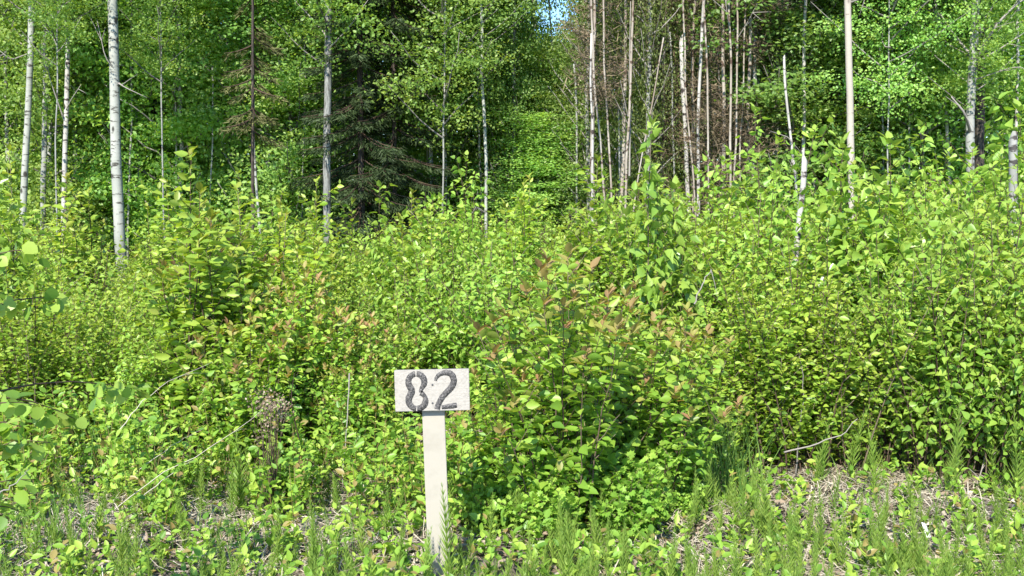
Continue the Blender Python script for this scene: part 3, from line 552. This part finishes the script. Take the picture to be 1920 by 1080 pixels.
def chip():
    B = Batch(); V = np.array([(-.012, -.032, 0), (.016, -.028, 0), (.013, .03, 0), (-.010, .036, .004), (-.011, -.031, .005), (.013, -.026, .004), (.011, .028, .006), (-.008, .032, .008)])
    q = np.array([0, 3, 2, 1, 4, 5, 6, 7, 0, 1, 5, 4, 1, 2, 6, 5, 2, 3, 7, 6, 3, 0, 4, 7]); B.add(V, q, np.full(6, 4), np.full(6, 1.0), np.zeros(6))
    m, N, L = newmat('white_chip'); N['Principled BSDF'].inputs['Base Color'].default_value = (.8, .8, .79, 1)
    n_ = N.new('ShaderNodeTexNoise'); n_.inputs['Scale'].default_value = 60; rr_ = ramp(N, [(.35, (.6, .58, .55)), (.5, (.82, .82, .8))]); L.new(n_.outputs[0], rr_.inputs[0]); L.new(rr_.outputs[0], N['Principled BSDF'].inputs['Base Color'])
    p = at(1735, 1015, 5.05); o = obj('wood_chip', B.mesh('wood_chip', m)); o.location = (p[0], 5.05, max(p[2], .03)); o.rotation_euler = (R(50), R(10), R(28)); o.scale = (1.2,) * 3
    tag(o, 'small white chip lying in the litter among horsetails at lower right', 'wood chip')
chip()

# ------------------------------------------------------------------ trees
def crown(seed, z0, z1, Rr, nl, ncl, npc, size, kind='diamond', spread=.17, base_r=.35, shape=1.0, rr0=.5):
    g = np.random.default_rng(seed); LB = Batch(); SB = Batch(); cc = []
    for i in range(nl):
        z = z0 + (z1 - z0) * (i + g.random()) / nl; f = (z - z0) / (z1 - z0); rad = Rr * (base_r + (1 - base_r) * math.sin(min(1, f * 1.25 + .12) * math.pi) ** .7) * g.uniform(.6, 1.1)
        a = i * 2.4 + g.normal() * .5; d = np.array([math.cos(a), math.sin(a), .35 + .5 * g.random()]); t = np.linspace(0, 1, 6)[:, None]
        pts = np.array([0, 0, z]) + d * rad * t + UP * .12 * rad * t * t + np.cumsum(g.normal(0, .03, (6, 3)), 0); pts[0] = (0, 0, z); tube(SB, pts, np.linspace(.018, .004, 6), 4, g.random())
        for k in range(ncl):
            tq = g.uniform(.2, 1.05); c = pts[min(5, int(tq * 5))] + g.normal(0, .22, 3) * (1, 1, .7); cc.append((c, f))
    P = []; rr = []
    for c, f in cc:
        n = int(npc * g.uniform(.5, 1.4)); P.append(c + g.normal(0, 1, (n, 3)) * (spread * 1.25, spread * 1.25, spread * .42)); rr.append(np.clip(rr0 + g.normal() * .25 + g.normal(0, .16, n), 0, 1))
    P = np.concatenate(P); rr = np.concatenate(rr); A = g.normal(size=P.shape) * (1, 1, .6) - UP * .3; Nn = g.normal(size=P.shape) * .5 + np.array([-.2, -.65, .75])
    leaves(LB, kind, P, A, Nn, size * g.uniform(.7, 1.3, len(P)), rr, np.zeros(len(P))); return LB.flat(), SB.flat()
CR = {}
def crown_proto(kind, v):
    if (kind, v) in CR: return CR[kind, v]
    if kind == 'understory': lb, sb = crown(500 + v, .3, 7.5, 1.25, 50, 7, 84, .064, spread=.17, base_r=.6)
    if kind == 'high': lb, sb = crown(600 + v, 0, 6.5, 1.6, 34, 7, 64, .066, spread=.17)
    if kind == 'olive': lb, sb = crown(700 + v, .2, 7.0, 1.1, 55, 8, 34, .046, spread=.20, base_r=.8)
    mt = {'understory': 'tree', 'high': 'tree', 'olive': 'olive'}[kind]
    CR[kind, v] = (lb, sb, lb.mesh(kind + '_crown', M[mt]), sb.mesh(kind + '_limbs', M['greybranch'])); return CR[kind, v]
def trunk_path(pts, Y, H, yj=0.0, snake=0.0):
    P = np.array([at(u, v, Y) for u, v in pts])[::-1]          # bottom to top
    d = P[1] - P[0]; b0 = P[0] - d / max(d[2], .05) * P[0][2] * .6 * 1.0; b0 = np.array([P[0][0] - d[0] / d[2] * P[0][2] * .6, Y, -.05])
    out = [b0] + list(P)
    if H and out[-1][2] < H:
        d = P[-1] - P[-2]; top = P[-1] + d / d[2] * (H - P[-1][2]) * .5; top[2] = H; top[0] = P[-1][0] + d[0] / d[2] * (H - P[-1][2]) * .5; out.append(top)
    out = np.array(out); z = np.linspace(out[0, 2], out[-1, 2], max(12, int((out[-1, 2] - out[0, 2]) / .25))); Q = np.stack([np.interp(z, out[:, 2], out[:, 0]), np.full(len(z), Y), z], 1)
    k = 3; Qs = Q.copy()
    for _ in range(k): Qs[1:-1] = (Qs[:-2] + Qs[1:-1] * 2 + Qs[2:]) / 4
    if snake: Qs[1:-1, 0] += np.convolve(rng.normal(0, snake, len(Qs) + 2), [.25, .5, .25], 'valid')[1:-1]
    Qs[:, 1] += yj * (Qs[:, 2] / 6) ** 2
    return Qs
def tree(name, label, cat, pts, Y, wpx, mat, H=10, crowns=(), side=(), group='trees at the edge of the wood', snag=False, lump=.035, sidemat='greybranch', taper=.5):
    if mat is B_ or name == 'birch_tree': wpx *= .72
    Q = trunk_path(pts, Y, H, 0, .012 if wpx < 9 else .006); b0 = Q[0].copy(); b0[2] = 0; r0 = px(wpx, Y) / 2; r = empty(name, tuple(b0), label, cat, group)
    n = len(Q); rad = r0 * np.interp(Q[:, 2], [0, .15, 3, 12], [1.35, 1.12, 1.0, taper]); B = Batch(); rad = rad * .88; tube(B, Q - b0, rad, 12, lump=lump, cap=not snag or True)
    if snag:
        V = B.V[-1]; a0 = rng.random() * 6.28; k = 12; top = V[-k:]; a = np.arange(k) / k * 6.283
        top[:, 2] += r0 * (2.6 * np.maximum(0, np.cos(a - a0)) ** 2 + rng.random(k) * 1.1 - .8); V[-k:] = top
    obj('trunk', B.mesh('trunk', mat, not snag), r)
    for (t, z, sc) in [(c[0], c[1], c[2]) for c in crowns]:
        kind, v = t; lb, sb, lm, sm = crown_proto(kind, v); xi = np.interp(z, Q[:, 2], Q[:, 0]) - b0[0]
        obj('crown', lm, r, (xi, 0, z), v * 1.7, (sc,) * 3); obj('limb', sm, r, (xi, 0, z), v * 1.7, (sc,) * 3)
    for s_ in side:                                             # (list of pixels, width px)
        P = np.array([at(u, v, Y) for u, v in s_[0]]) - b0; P[1:, 1] += s_[2] if len(s_) > 2 else -.15; m = 8; t = np.linspace(0, len(P) - 1, m); P = np.stack([np.interp(t, range(len(P)), P[:, c]) for c in range(3)], 1)
        B = Batch(); tube(B, P, np.linspace(px(s_[1], Y) / 2, px(s_[1], Y) / 7, m), 6, .8, lump=.05); d = P[-1] - P[0]
        for k in range(3):
            i = int(rng.integers(2, m)); q = P[i] + (d / m * 1.5 + rng.normal(0, .12, 3)); tube(B, [P[i], (P[i] + q) / 2, q], [px(1.6, Y) / 2, px(1.2, Y) / 2, px(.5, Y) / 2], 4, .8)
        obj('branch', B.mesh('branch', M[sidemat]), r)
    return r
A_, G_, B_, W_, K_, RB, DK = M['aspenbark'], M['greybark'], M['birchbark'], M['whitebark'], M['creambark'], M['roughbark'], M['darkbark']
hi = lambda v, z, s=1.0: (('high', v), z, s)
tree('aspen_tree', 'large smooth white aspen trunk, thickest pale one at the left', 'tree', [(211, -20), (213, 100), (216, 250), (221, 380), (226, 480), (231, 545)], 14.5, 21, A_, 11, [hi(0, 5.6)], [([(222, 140), (205, 110), (190, 40)], 3), ([(222, 155), (240, 165), (283, 185)], 3)])
tree('aspen_tree', 'white aspen nearest the left edge, bowed slightly', 'tree', [(60, -20), (57, 100), (52, 200), (47, 320), (40, 440)], 15.5, 13, A_, 11, [hi(1, 3.9, .7)], [([(54, 100), (30, 115), (0, 90)], 3)])
tree('aspen_tree', 'greyish aspen standing second from the left edge', 'tree', [(83, 0), (86, 160), (83, 300), (80, 425)], 16.5, 11, G_, 10, [hi(2, 3.6, .75)])
tree('aspen_tree', 'blotched pale aspen between the greyish one and the large white trunk', 'tree', [(126, 30), (126, 160), (121, 300), (119, 430)], 16, 10, W_, 10, [hi(3, 3.8, .7)], [([(122, 230), (105, 160), (95, 120)], 3), ([(122, 210), (140, 190), (160, 160)], 2.5)])
tree('aspen_tree', 'thin pale aspen close behind the blotched one', 'tree', [(140, 100), (142, 250), (144, 410)], 17.5, 8, G_, 9, [hi(0, 4.9, .8)])
tree('aspen_tree', 'thin white stem low down at the far left', 'tree', [(33, 200), (34, 260), (40, 330)], 18, 5, A_, 4.0)
tree('aspen_tree', 'short grey stem showing between the two leftmost aspens', 'tree', [(113, 150), (110, 260), (106, 330)], 19, 7, G_, 8, [hi(2, 4.5, .8)])
tree('forked_tree', 'dark forked trunk ending high up right of the large white aspen', 'tree', [(292, -20), (294, 40), (290, 90), (286, 300)], 18, 12, DK, 9, [hi(1, 5.8, .8)], [([(296, 75), (310, 60), (335, 45)], 6)], sidemat='stem')
tree('poplar_tree', 'straight poplar with rough grey furrowed bark, left of centre', 'tree', [(616, -20), (615, 150), (612, 300), (613, 440)], 15.5, 15, RB, 11, [hi(2, 3.3, .8)], lump=.05)
tree('aspen_tree', 'slim white aspen standing alone just left of centre', 'tree', [(903, 90), (905, 190), (910, 280), (911, 380), (912, 455)], 16, 6.5, A_, 7, [(('high', 0), 3.2, .6)], [([(911, 400), (895, 388), (878, 388)], 3)])
tree('aspen_tree', 'thin pale aspen beside the slim white one, slightly left', 'tree', [(899, 270), (901, 330), (905, 400)], 17.5, 4.5, G_, 6)
tree('poplar_tree', 'poplar with flaking pale grey upper trunk beside the patch of blue sky', 'tree', [(1001, -20), (999, 60), (995, 150), (996, 400)], 17.9, 10, RB, 10, [(('high', 1), 6.2, .6)])
tree('aspen_tree', 'hair-thin pale stem below the flaking poplar', 'tree', [(987, 200), (988, 300), (989, 380)], 18, 3.2, A_, 6)
tree('aspen_tree', 'thin pale stem right of the slim white aspen', 'tree', [(925, 170), (928, 300), (932, 400)], 18.5, 4, G_, 8, [(('high', 3), 5, .6)])
tree('aspen_tree', 'thin leaning stem between the slim aspen and the pink birches', 'tree', [(1040, 170), (1052, 260), (1061, 370)], 18.5, 4, A_, 6)
tree('birch_tree', 'thin pinkish birch, leftmost of the birch clump', 'tree', [(1108, -20), (1112, 100), (1116, 200), (1130, 300), (1134, 380)], 14.5, 6, B_, 9)
tree('birch_tree', 'slim white birch stem rising low under the leftmost pinkish birch', 'tree', [(1109, 170), (1110, 280), (1112, 450)], 14, 6, W_, 3.6, taper=.7)
tree('birch_tree', 'thin pale birch beside the leftmost pinkish one', 'tree', [(1131, -20), (1132, 120), (1139, 240), (1146, 340)], 14.8, 5.5, B_, 9)
tree('birch_tree', 'double-stemmed birch, third stem from the left of the birch clump', 'tree', [(1186, -20), (1185, 100), (1178, 230), (1172, 350)], 14.6, 7, B_, 9, side=[([(1180, 330), (1183, 220), (1182, 100), (1184, 0)], 4, 0.1)], sidemat='greybranch')
tree('birch_tree', 'thin bare stem leaning right in front of the brown twigs', 'tree', [(1240, 110), (1222, 200), (1205, 280), (1196, 330)], 14, 4, B_, 3.55, taper=.7)
tree('broken_birch', 'white flaking birch with broken top behind a thin birch', 'tree', [(1277, 75), (1279, 150), (1286, 280), (1292, 400)], 15.4, 8.5, W_, 0, snag=True)
tree('birch_tree', 'thin pinkish birch crossing in front of the broken white birch', 'tree', [(1281, -20), (1281, 100), (1289, 220), (1298, 300), (1306, 420)], 14.8, 5, B_, 9)
tree('birch_tree', 'white blotched birch behind the thin straight one', 'tree', [(1320, -20), (1314, 60), (1311, 200), (1309, 330)], 14.9, 9, W_, 9)
tree('birch_tree', 'thin straight birch standing alone in the middle of the birch clump', 'tree', [(1318, -20), (1324, 80), (1327, 200), (1329, 400)], 14.3, 5.5, B_, 9)
tree('birch_tree', 'pinkish birch, left stem of the close triple', 'tree', [(1366, -20), (1370, 120), (1372, 250), (1371, 410)], 14.4, 6.5, B_, 9, side=[([(1368, 60), (1358, 20), (1354, -10)], 2)])
tree('birch_tree', 'pinkish birch, middle stem of the close triple', 'tree', [(1383, -20), (1382, 150), (1378, 300), (1376, 395)], 14.6, 5.5, B_, 9, side=[([(1384, 70), (1400, 40), (1415, 10)], 2)])
tree('birch_tree', 'slimmest birch, right stem of the close triple', 'tree', [(1396, 90), (1392, 200), (1387, 300), (1386, 400)], 14.8, 4.5, B_, 4.5)
tree('birch_tree', 'white birch with forked foot, right side of the birch clump', 'tree', [(1418, -20), (1416, 150), (1415, 260), (1413, 330), (1405, 400)], 15.2, 11, W_, 9, side=[([(1417, 310), (1417, 350), (1418, 400)], 6, 0.0)])
tree('dead_tree', 'thin crooked dead stem right of the birch clump', 'tree', [(1470, 108), (1475, 180), (1483, 270), (1493, 330), (1496, 420)], 13.5, 5, W_, 0, side=[([(1483, 265), (1475, 262), (1471, 258)], 3), ([(1492, 325), (1488, 330), (1478, 300)], 2)], snag=True)
tree('broken_birch', 'leaning white broken stem poking out of the shrubs', 'snag', [(1509, 300), (1505, 350), (1499, 390), (1493, 460)], 7.9, 11, W_, 0, snag=True, group=None)
tree('birch_tree', 'white birch high up, left of the forked thin tree', 'tree', [(1511, -20), (1508, 60), (1508, 180), (1504, 400)], 14.9, 9.5, W_, 9, [hi(3, 5.5, .8)])
tree('forked_birch', 'thin tree with a wide upright fork left of the cream trunk', 'tree', [(1522, -20), (1526, 60), (1530, 130), (1529, 250), (1530, 400)], 15.5, 6.5, G_, 8, [(('high', 3), 3.0, .5)], side=[([(1530, 105), (1541, 80), (1544, 50)], 4), ([(1528, 50), (1550, 25), (1566, 5)], 4)])
tree('aspen_tree', 'smooth cream-coloured aspen trunk, brightest and straightest at the right', 'tree', [(1589, -20), (1592, 150), (1595, 250), (1596, 330), (1597, 420)], 13, 14.5, K_, 11, [hi(1, 4.9)], [([(1594, 5), (1606, 2), (1620, -8)], 4)], lump=.02)
tree('poplar_tree', 'big crooked poplar with gnarled bare limbs at the right', 'tree', [(1832, -20), (1828, 60), (1822, 130), (1818, 230), (1818, 330), (1822, 420)], 13.5, 17, M['greybark'], 9, [(('high', 2), 2.6, .55), (('high', 1), 3.6, .9)],
     [([(1830, 110), (1850, 50), (1885, 15), (1910, 0)], 6, -.3), ([(1828, 120), (1870, 90), (1915, 60)], 4, -.2), ([(1825, 150), (1880, 130), (1918, 150)], 3, -.4), ([(1820, 250), (1790, 215), (1765, 185)], 7, -.3), ([(1822, 105), (1800, 60), (1775, 20)], 6, .2), ([(1835, 60), (1870, 20), (1900, -20)], 5, .3), ([(1826, 80), (1860, 70), (1900, 95)], 3, .3)], lump=.07)
tree('poplar_tree', 'dark brown trunk touching the right side of the crooked poplar', 'tree', [(1840, 100), (1836, 250), (1838, 420)], 14.3, 20, DK, 8)
tree('aspen_tree', 'thin forked pale tree left of the crooked poplar', 'tree', [(1755, 20), (1762, 70), (1767, 140), (1780, 300), (1785, 400)], 15, 7, W_, 6, [(('high', 0), 2.6, .7)], [([(1762, 60), (1770, 45), (1772, 30)], 4), ([(1765, 120), (1750, 60), (1740, 10)], 3)])
tree('dead_tree', 'pale leaning dead stem high up between the cream trunk and crooked poplar', 'tree', [(1776, 25), (1790, 70), (1804, 110), (1815, 180), (1820, 400)], 15.5, 7, G_, 0, side=[([(1660, 75), (1680, 105), (1685, 115)], 4, 0)], snag=True)
tree('tree_snag', 'thick pale stump with jagged top at the right edge', 'snag', [(1899, 262), (1897, 300), (1899, 350), (1902, 420)], 8.2, 17, G_, 0, snag=True, group=None)
tree('aspen_tree', 'small pale stem right behind the jagged stump', 'tree', [(1905, 200), (1904, 260), (1903, 330)], 14.5, 6, W_, 4.2)
tree('aspen_tree', 'thin white stem slanting under the drooping brown spruce', 'tree', [(476, 250), (480, 330), (488, 420)], 15.8, 5, A_, 3.4)
tree('aspen_tree', 'thin pale stem between the brown spruce and the rough poplar', 'tree', [(532, 110), (540, 250), (545, 370)], 18, 4, A_, 8, [(('high', 3), 4.8, .6)])
tree('aspen_tree', 'leafy aspen between the slim dark spruce and the slim white aspen', 'tree', [(836, -20), (832, 200), (830, 400)], 15.6, 3.5, G_, 9, [(('high', 1), 2.2, .8)])
tree('aspen_tree', 'slender leafy aspen whose sprays cross the left aspen trunks', 'tree', [(108, -20), (106, 200), (104, 400)], 14.2, 3, G_, 8, [(('high', 2), 3.2, .5)])
tree('aspen_tree', 'slender leafy aspen right of the large white aspen', 'tree', [(300, -20), (303, 200), (306, 400)], 15.2, 3, G_, 8, [(('high', 1), 3.0, .55)])
tree('aspen_tree', 'slender leafy aspen right of the cream trunk', 'tree', [(1668, -20), (1664, 200), (1662, 400)], 13.6, 3, G_, 8, [(('high', 0), 2.6, .6)])
for (u0, u1, vt, Y, w, lab) in [
 (246, 240, -20, 17.0, 4, 'thin grey stem just right of the large white aspen'), (322, 330, 60, 17.3, 3.5, 'thin pale stem midway between the large white aspen and the brown spruce'),
 (398, 392, 120, 17.0, 3.2, 'thin pale stem a little left of the brown spruce'), (572, 566, 20, 17.0, 4, 'thin pale stem just left of the rough poplar'),
 (800, 806, 150, 17.2, 3.2, 'thin pale stem midway between the dark slim spruce and the slim white aspen'), (838, 834, -20, 17.3, 4.5, 'thin grey stem left of the slim white aspen'),
 (1008, 1000, 240, 17.5, 3.2, 'short pale stem under the patch of sky'), (1076, 1082, 120, 16.5, 4, 'thin pale stem just left of the birch clump'),
 (1160, 1158, 200, 15.6, 4, 'thin white stem inside the left half of the birch clump'), (1256, 1262, 60, 15.8, 4, 'thin grey stem left of the broken white birch'),
 (1345, 1348, 80, 15.8, 4, 'thin grey stem left of the close triple birches'), (1450, 1446, 60, 15.6, 4, 'thin grey stem between the birch clump and the crooked dead stem'),
 (1650, 1655, 90, 15.0, 4, 'thin grey stem right of the cream trunk'), (1706, 1700, 150, 15.0, 4, 'thin grey stem midway between the cream trunk and crooked poplar')]:
    zt = at(u0, vt, Y)[2]; tree('thin_tree', lab, 'tree', [(u0, vt), ((u0 + u1) / 2 + 4, (vt + 400) / 2), (u1, 400)], Y, w, W_ if w < 4 else G_, 0 if vt > 0 else 8)
# spruces
def spruce(label, u, Y, wpx, H, z0, Rb, dens, mat, name='spruce_tree', vb=None, seed=1, clumps=None):
    g = np.random.default_rng(seed); x = gx(u, Y); r = empty(name, (x, Y, 0), label, 'tree', 'spruces in the wood'); B = Batch(); z = np.linspace(-.05, H, 30)
    tube(B, np.stack([px((vb or 0), Y) * (z / H), 0 * z, z], 1), px(wpx, Y) / 2 * np.linspace(1.15, .25, 30), 9, lump=.06); obj('trunk', B.mesh('trunk', DK, True), r)
    BB = Batch(); LB = Batch(); P = []; A = []; S = []; zz = z0
    while zz < H - .1:
        for k in range(int(g.integers(3, 6))):
            if clumps and not any(abs(zz - c) < .22 for c in clumps) and g.random() < .9: continue
            if clumps and g.random() < .35: continue
            a = g.random() * 6.28; L_ = Rb * (1 - (zz / H) ** 1.6) * g.uniform(.6, 1.1) + .15; t = np.linspace(0, 1, 7)[:, None]; d = np.array([math.cos(a), math.sin(a), 0])
            pts = np.array([px((vb or 0), Y) * (zz / H), 0, zz]) + d * L_ * t - UP * L_ * (.55 * t - .25 * t * t); tube(BB, pts, np.linspace(.014, .003, 7), 4, g.random() * .5)
            n = int(dens * L_ * 90)
            tq = g.uniform(.12, 1, n); p = np.stack([np.interp(tq, t[:, 0], pts[:, c]) for c in range(3)], 1); sd_ = np.array([-d[1], d[0], 0]); s1 = g.choice([-1, 1], n)[:, None]
            p = p + sd_ * s1 * (g.random((n, 1)) * .22 * L_ * (1 - tq[:, None] * .6)) - UP * g.random((n, 1)) * .08
            P.append(p); A.append(d * .7 + sd_ * s1 * .7 - UP * g.uniform(.1, .9, (n, 1)) + g.normal(0, .25, (n, 3))); S.append(g.uniform(.05, .11, n))
        zz += g.uniform(.10, .2)
    P = np.concatenate(P); A = np.concatenate(A); S = np.concatenate(S); leaves(LB, 'needle', P, A, g.normal(size=P.shape) + UP, S, g.random(len(P)), np.zeros(len(P)))
    obj('foliage', LB.mesh('needles', mat), r); obj('branch', BB.mesh('boughs', M['stem']), r)
spruce('dead-brown drooping spruce with sparse clumps, left of the rough poplar', 474, 15, 7, 8, 2.3, .46, 1.7, M['dryspruce'], vb=22, seed=3, clumps=(2.6, 3.15, 3.7, 4.4, 5.0))
spruce('broad dark spruce filling the shade right of the rough poplar', 680, 16.0, 12, 12, .5, .9, 3.0, M['spruce'], seed=4)
spruce('tall slim dark spruce right of the broad shaded one', 742, 16.2, 9, 12, .6, .85, 2.6, M['spruce'], seed=5)
spruce('slim dark spruce behind the flaking grey poplar', 960, 23, 9, 9.5, 2.5, .9, 1.2, M['spruce'], seed=6)
spruce('dark spruce in deep shade at the left edge', -10, 18, 12, 8, .4, 1.5, 1.5, M['spruce'], seed=7)
spruce('dark spruce standing between the left aspens', 175, 19.5, 10, 8, .5, 1.1, 1.3, M['spruce'], seed=9)
spruce('small dark spruce low behind the rough poplar', 575, 20, 12, 6.5, .4, 1.0, 1.3, M['spruce'], seed=8)
spruce('dark spruce behind the crooked poplar at the right edge', 1910, 17.5, 10, 9, .6, 1.4, 1.3, M['spruce'], seed=10)
# brown twiggy dead conifers among the birches
def twiggy(label, u, Y, H, z0, Rr, n, seed):
    g = np.random.default_rng(seed); x = gx(u, Y); r = empty('twiggy_tree', (x, Y, 0), label, 'tree', 'brown twiggy trees among the birches'); B = Batch(); z = np.linspace(-.05, H, 20)
    tube(B, np.stack([0 * z, 0 * z, z], 1) + np.cumsum(g.normal(0, .012, (20, 3)), 0) * (1, 1, 0), np.linspace(.035, .008, 20), 7, .3); obj('trunk', B.mesh('trunk', B_ , True), r)
    BB = Batch()
    P = []; A = []; S = []
    for i in range(int((H - z0) * 16)):
        zz = g.uniform(z0, H); a = g.random() * 6.28; L_ = Rr * g.uniform(.4, 1.1); d = np.array([math.cos(a), math.sin(a), g.uniform(.0, .7)]); t = np.linspace(0, 1, 6)[:, None]; pts = np.array([0, 0, zz]) + d * L_ * t + np.cumsum(g.normal(0, .02, (6, 3)), 0); tube(BB, pts, np.linspace(.006, .002, 6), 3, g.random())
        m = int(n * L_ * 2.2); tq = g.random(m); p = np.stack([np.interp(tq, t[:, 0], pts[:, c]) for c in range(3)], 1); P.append(p + g.normal(0, .05, p.shape)); A.append(d + g.normal(0, .8, (m, 3))); S.append(g.uniform(.08, .24, m))
    P = np.concatenate(P); leaves(BB, 'twig', P, np.concatenate(A), g.normal(size=P.shape), np.concatenate(S), g.random(len(P)), np.zeros(len(P)))
    m = len(P) // 2; leaves(BB, 'slim', P[:m] + g.normal(0, .07, (m, 3)), g.normal(size=(m, 3)), g.normal(size=(m, 3)), g.uniform(.02, .045, m), g.uniform(.3, 1, m), np.zeros(m))
    obj('branch', BB.mesh('twigs', M['browntwig']), r)
for i, (u, Y, H, z0, rr_, n, lab) in enumerate([
 (1112, 14.9, 8, 2.7, .5, 65, 'brown twiggy crown around the leftmost pinkish birch'),
 (1165, 15.4, 8, 2.8, .5, 45, 'sparse brown twiggy tree behind the double-stemmed birch'),
 (1240, 16.5, 8, 1.8, .6, 55, 'brown twiggy tree behind the leaning bare stem'),
 (1296, 15.8, 7.5, 1.4, .5, 60, 'brown twiggy tree between the two white birches'),
 (1350, 14.9, 8, 1.0, .5, 100, 'dense dark brown twiggy tree left of the close triple birches'),
 (1398, 15.0, 8, .8, .5, 90, 'dense brown twiggy tree right of the close triple birches'),
 (1440, 16.4, 8, 1.2, .55, 100, 'brown twiggy tree at the right end of the birch clump')]): twiggy(lab, u, Y, H, z0, rr_, n, 40 + i)
# leafy understory trees making the green wall
GU = 'leafy young trees of the green wall'
def under(kind, v, u, Y, sc, label, wd=1.0):
    lb, sb, lm, sm = crown_proto(kind, v); x = gx(u, Y)
    r = empty('young_tree', (x, Y, 0), label, 'tree', GU, u * .013)
    B = Batch(); H = 7.4 * sc; z = np.linspace(-.05, H, 18); g = np.random.default_rng(int(u * 7 + Y * 10) + 9000)
    tube(B, np.stack([0 * z, 0 * z, z], 1) + np.cumsum(g.normal(0, .015, (18, 3)), 0) * (1, 1, 0), np.linspace(.045, .01, 18), 7); obj('trunk', B.mesh('trunk', G_, True), r)
    obj('crown', lm, r, sc=(wd, wd, sc)); obj('limb', sm, r, sc=(wd, wd, sc))
UL = ['first', 'second', 'third', 'fourth', 'fifth', 'sixth', 'seventh', 'eighth', 'ninth', 'tenth', 'eleventh', 'twelfth', 'thirteenth', 'fourteenth', 'fifteenth', 'sixteenth']
def urow(us, Y, where, k0, kind='understory', hs=1.0, lo=None, frm='leafy young tree'):
    for i, u in enumerate(us):
        g = np.random.default_rng(k0 * 50 + i); s_ = hs * g.uniform(.85, 1.15)
        wd = g.uniform(.75, 1.15); ju, jy = g.uniform(-15, 15), g.uniform(-.5, .5)
        if abs(u - 1036) < 130: wd = max(.45, abs(u - 1036) / 130)
        if abs(u - 1036) < 70: s_ = at(u, 60, Y)[2] / 8.0; ju = 0; wd = .62
        under(kind, int(g.integers(4)), u + ju, Y + jy, s_, f'young tree, {UL[i]} from left in {where}', wd)
urow([-60, 30, 105, 180, 285, 350, 420, 500, 560, 815, 865], 17.6, 'nearest row of green wall, left', 1)
urow([960, 1040, 1100, 1150], 19.0, 'nearest row of green wall, just right of centre', 2)
urow([1465, 1540, 1600, 1660, 1730, 1790], 15.6, 'green wall behind the cream trunk', 3)
urow([1860, 1930, 2000], 16.0, 'green wall behind the crooked poplar', 4)
urow([1110, 1160, 1225, 1290, 1350, 1420, 1465], 16.9, 'sparse olive row behind the birches', 5, 'olive')
urow([-20, 70, 160, 240, 330, 410, 500, 590, 710, 790, 870, 930], 21, 'second row of green wall, left', 6, hs=1.15)
urow([970, 1036, 1090, 1180, 1260, 1340, 1430, 1520, 1610, 1680, 1950], 20.5, 'second row of green wall, right', 7, hs=1.15)
urow([-60, 60, 180, 290, 400, 500, 610, 720, 820, 920, 985], 25, 'third row of green wall, left', 8, hs=1.3)
urow([1036, 1085, 1170, 1260, 1370, 1480, 1580, 1660], 24.5, 'third row of green wall, right', 9, hs=1.3)
for i, u in enumerate([1212, 1450]): under('olive', i, u, 15.2 + .2 * i, .95, f'sparse olive young tree, {UL[i]} from left among the birches', .55)
under('understory', 2, 1048, 17.8, .50, 'low bright leafy tree filling the dip under the patch of sky', .8)
under('understory', 1, 968, 17.4, 1.0, 'narrow leafy tree just left of the patch of sky', .5)
under('understory', 3, 1100, 17.6, .9, 'narrow leafy tree between the patch of sky and the birch clump', .5)
under('understory', 0, 1010, 17.0, .36, 'low leafy tree under the flaking grey poplar', .8)
# foot of the wall: bushes in shade before the trees, part of the mass
def wood():
    g = np.random.default_rng(55); B = Batch(); SB = Batch(); cc = []
    for i in range(5200):
        Y = g.uniform(29, 46); u = g.uniform(-120, 2040); 
        hmax = 13.0
        if 1000 < u < 1078: hmax = at(u, 75 + 40 * abs(math.sin(u * .05)), Y)[2]
        if 978 < u <= 990 or 1085 <= u < 1097: hmax = at(u, 60, Y)[2]
        if 1400 < u < 1460: hmax = at(u, 60, Y)[2]
        if u > 1690 and g.random() < .8: continue
        z = g.uniform(0, hmax)
        if z > hmax - .3: continue
        cc.append((gx(u, Y), Y, z))
    cc = np.array(cc); n = 50; P = np.repeat(cc, n, 0) + g.normal(size=(len(cc) * n, 3)) * (.42, .42, .28); P[:, 2] = np.abs(P[:, 2]); A = g.normal(size=P.shape); Nn = g.normal(size=P.shape) * .5 + np.array([-.2, -.65, .75])
    leaves(B, 'diamond', P, A, Nn, .12 * g.uniform(.7, 1.3, len(P)), np.clip(np.repeat(g.normal(.5, .2, len(cc)), n) + g.normal(0, .15, len(P)), 0, 1), np.zeros(len(P)))
    for i in range(150):
        Y = g.uniform(27, 44); u = g.uniform(-100, 2020); x = gx(u, Y); h = 11 if not 980 < u < 1095 else 4.5; tube(SB, [(x, Y, -.05), (x + g.normal() * .1, Y, h / 2), (x + g.normal() * .2, Y, h)], [.10 * g.uniform(.5, 1.2), .08 * g.uniform(.5, 1), .03], 7, g.random())
    tag(obj('far_wood_foliage', B.mesh('far_wood', M['far'])), 'far leafy wood reading as one green mass behind the trees', 'wood', kind='stuff')
    tag(obj('far_wood_trunks', SB.mesh('far_trunks', M['greybranch'], True)), 'far grey trunks deep inside the wood', 'wood', kind='stuff')
wood()
print('verts', sum(len(m.vertices) for m in bpy.data.meshes))
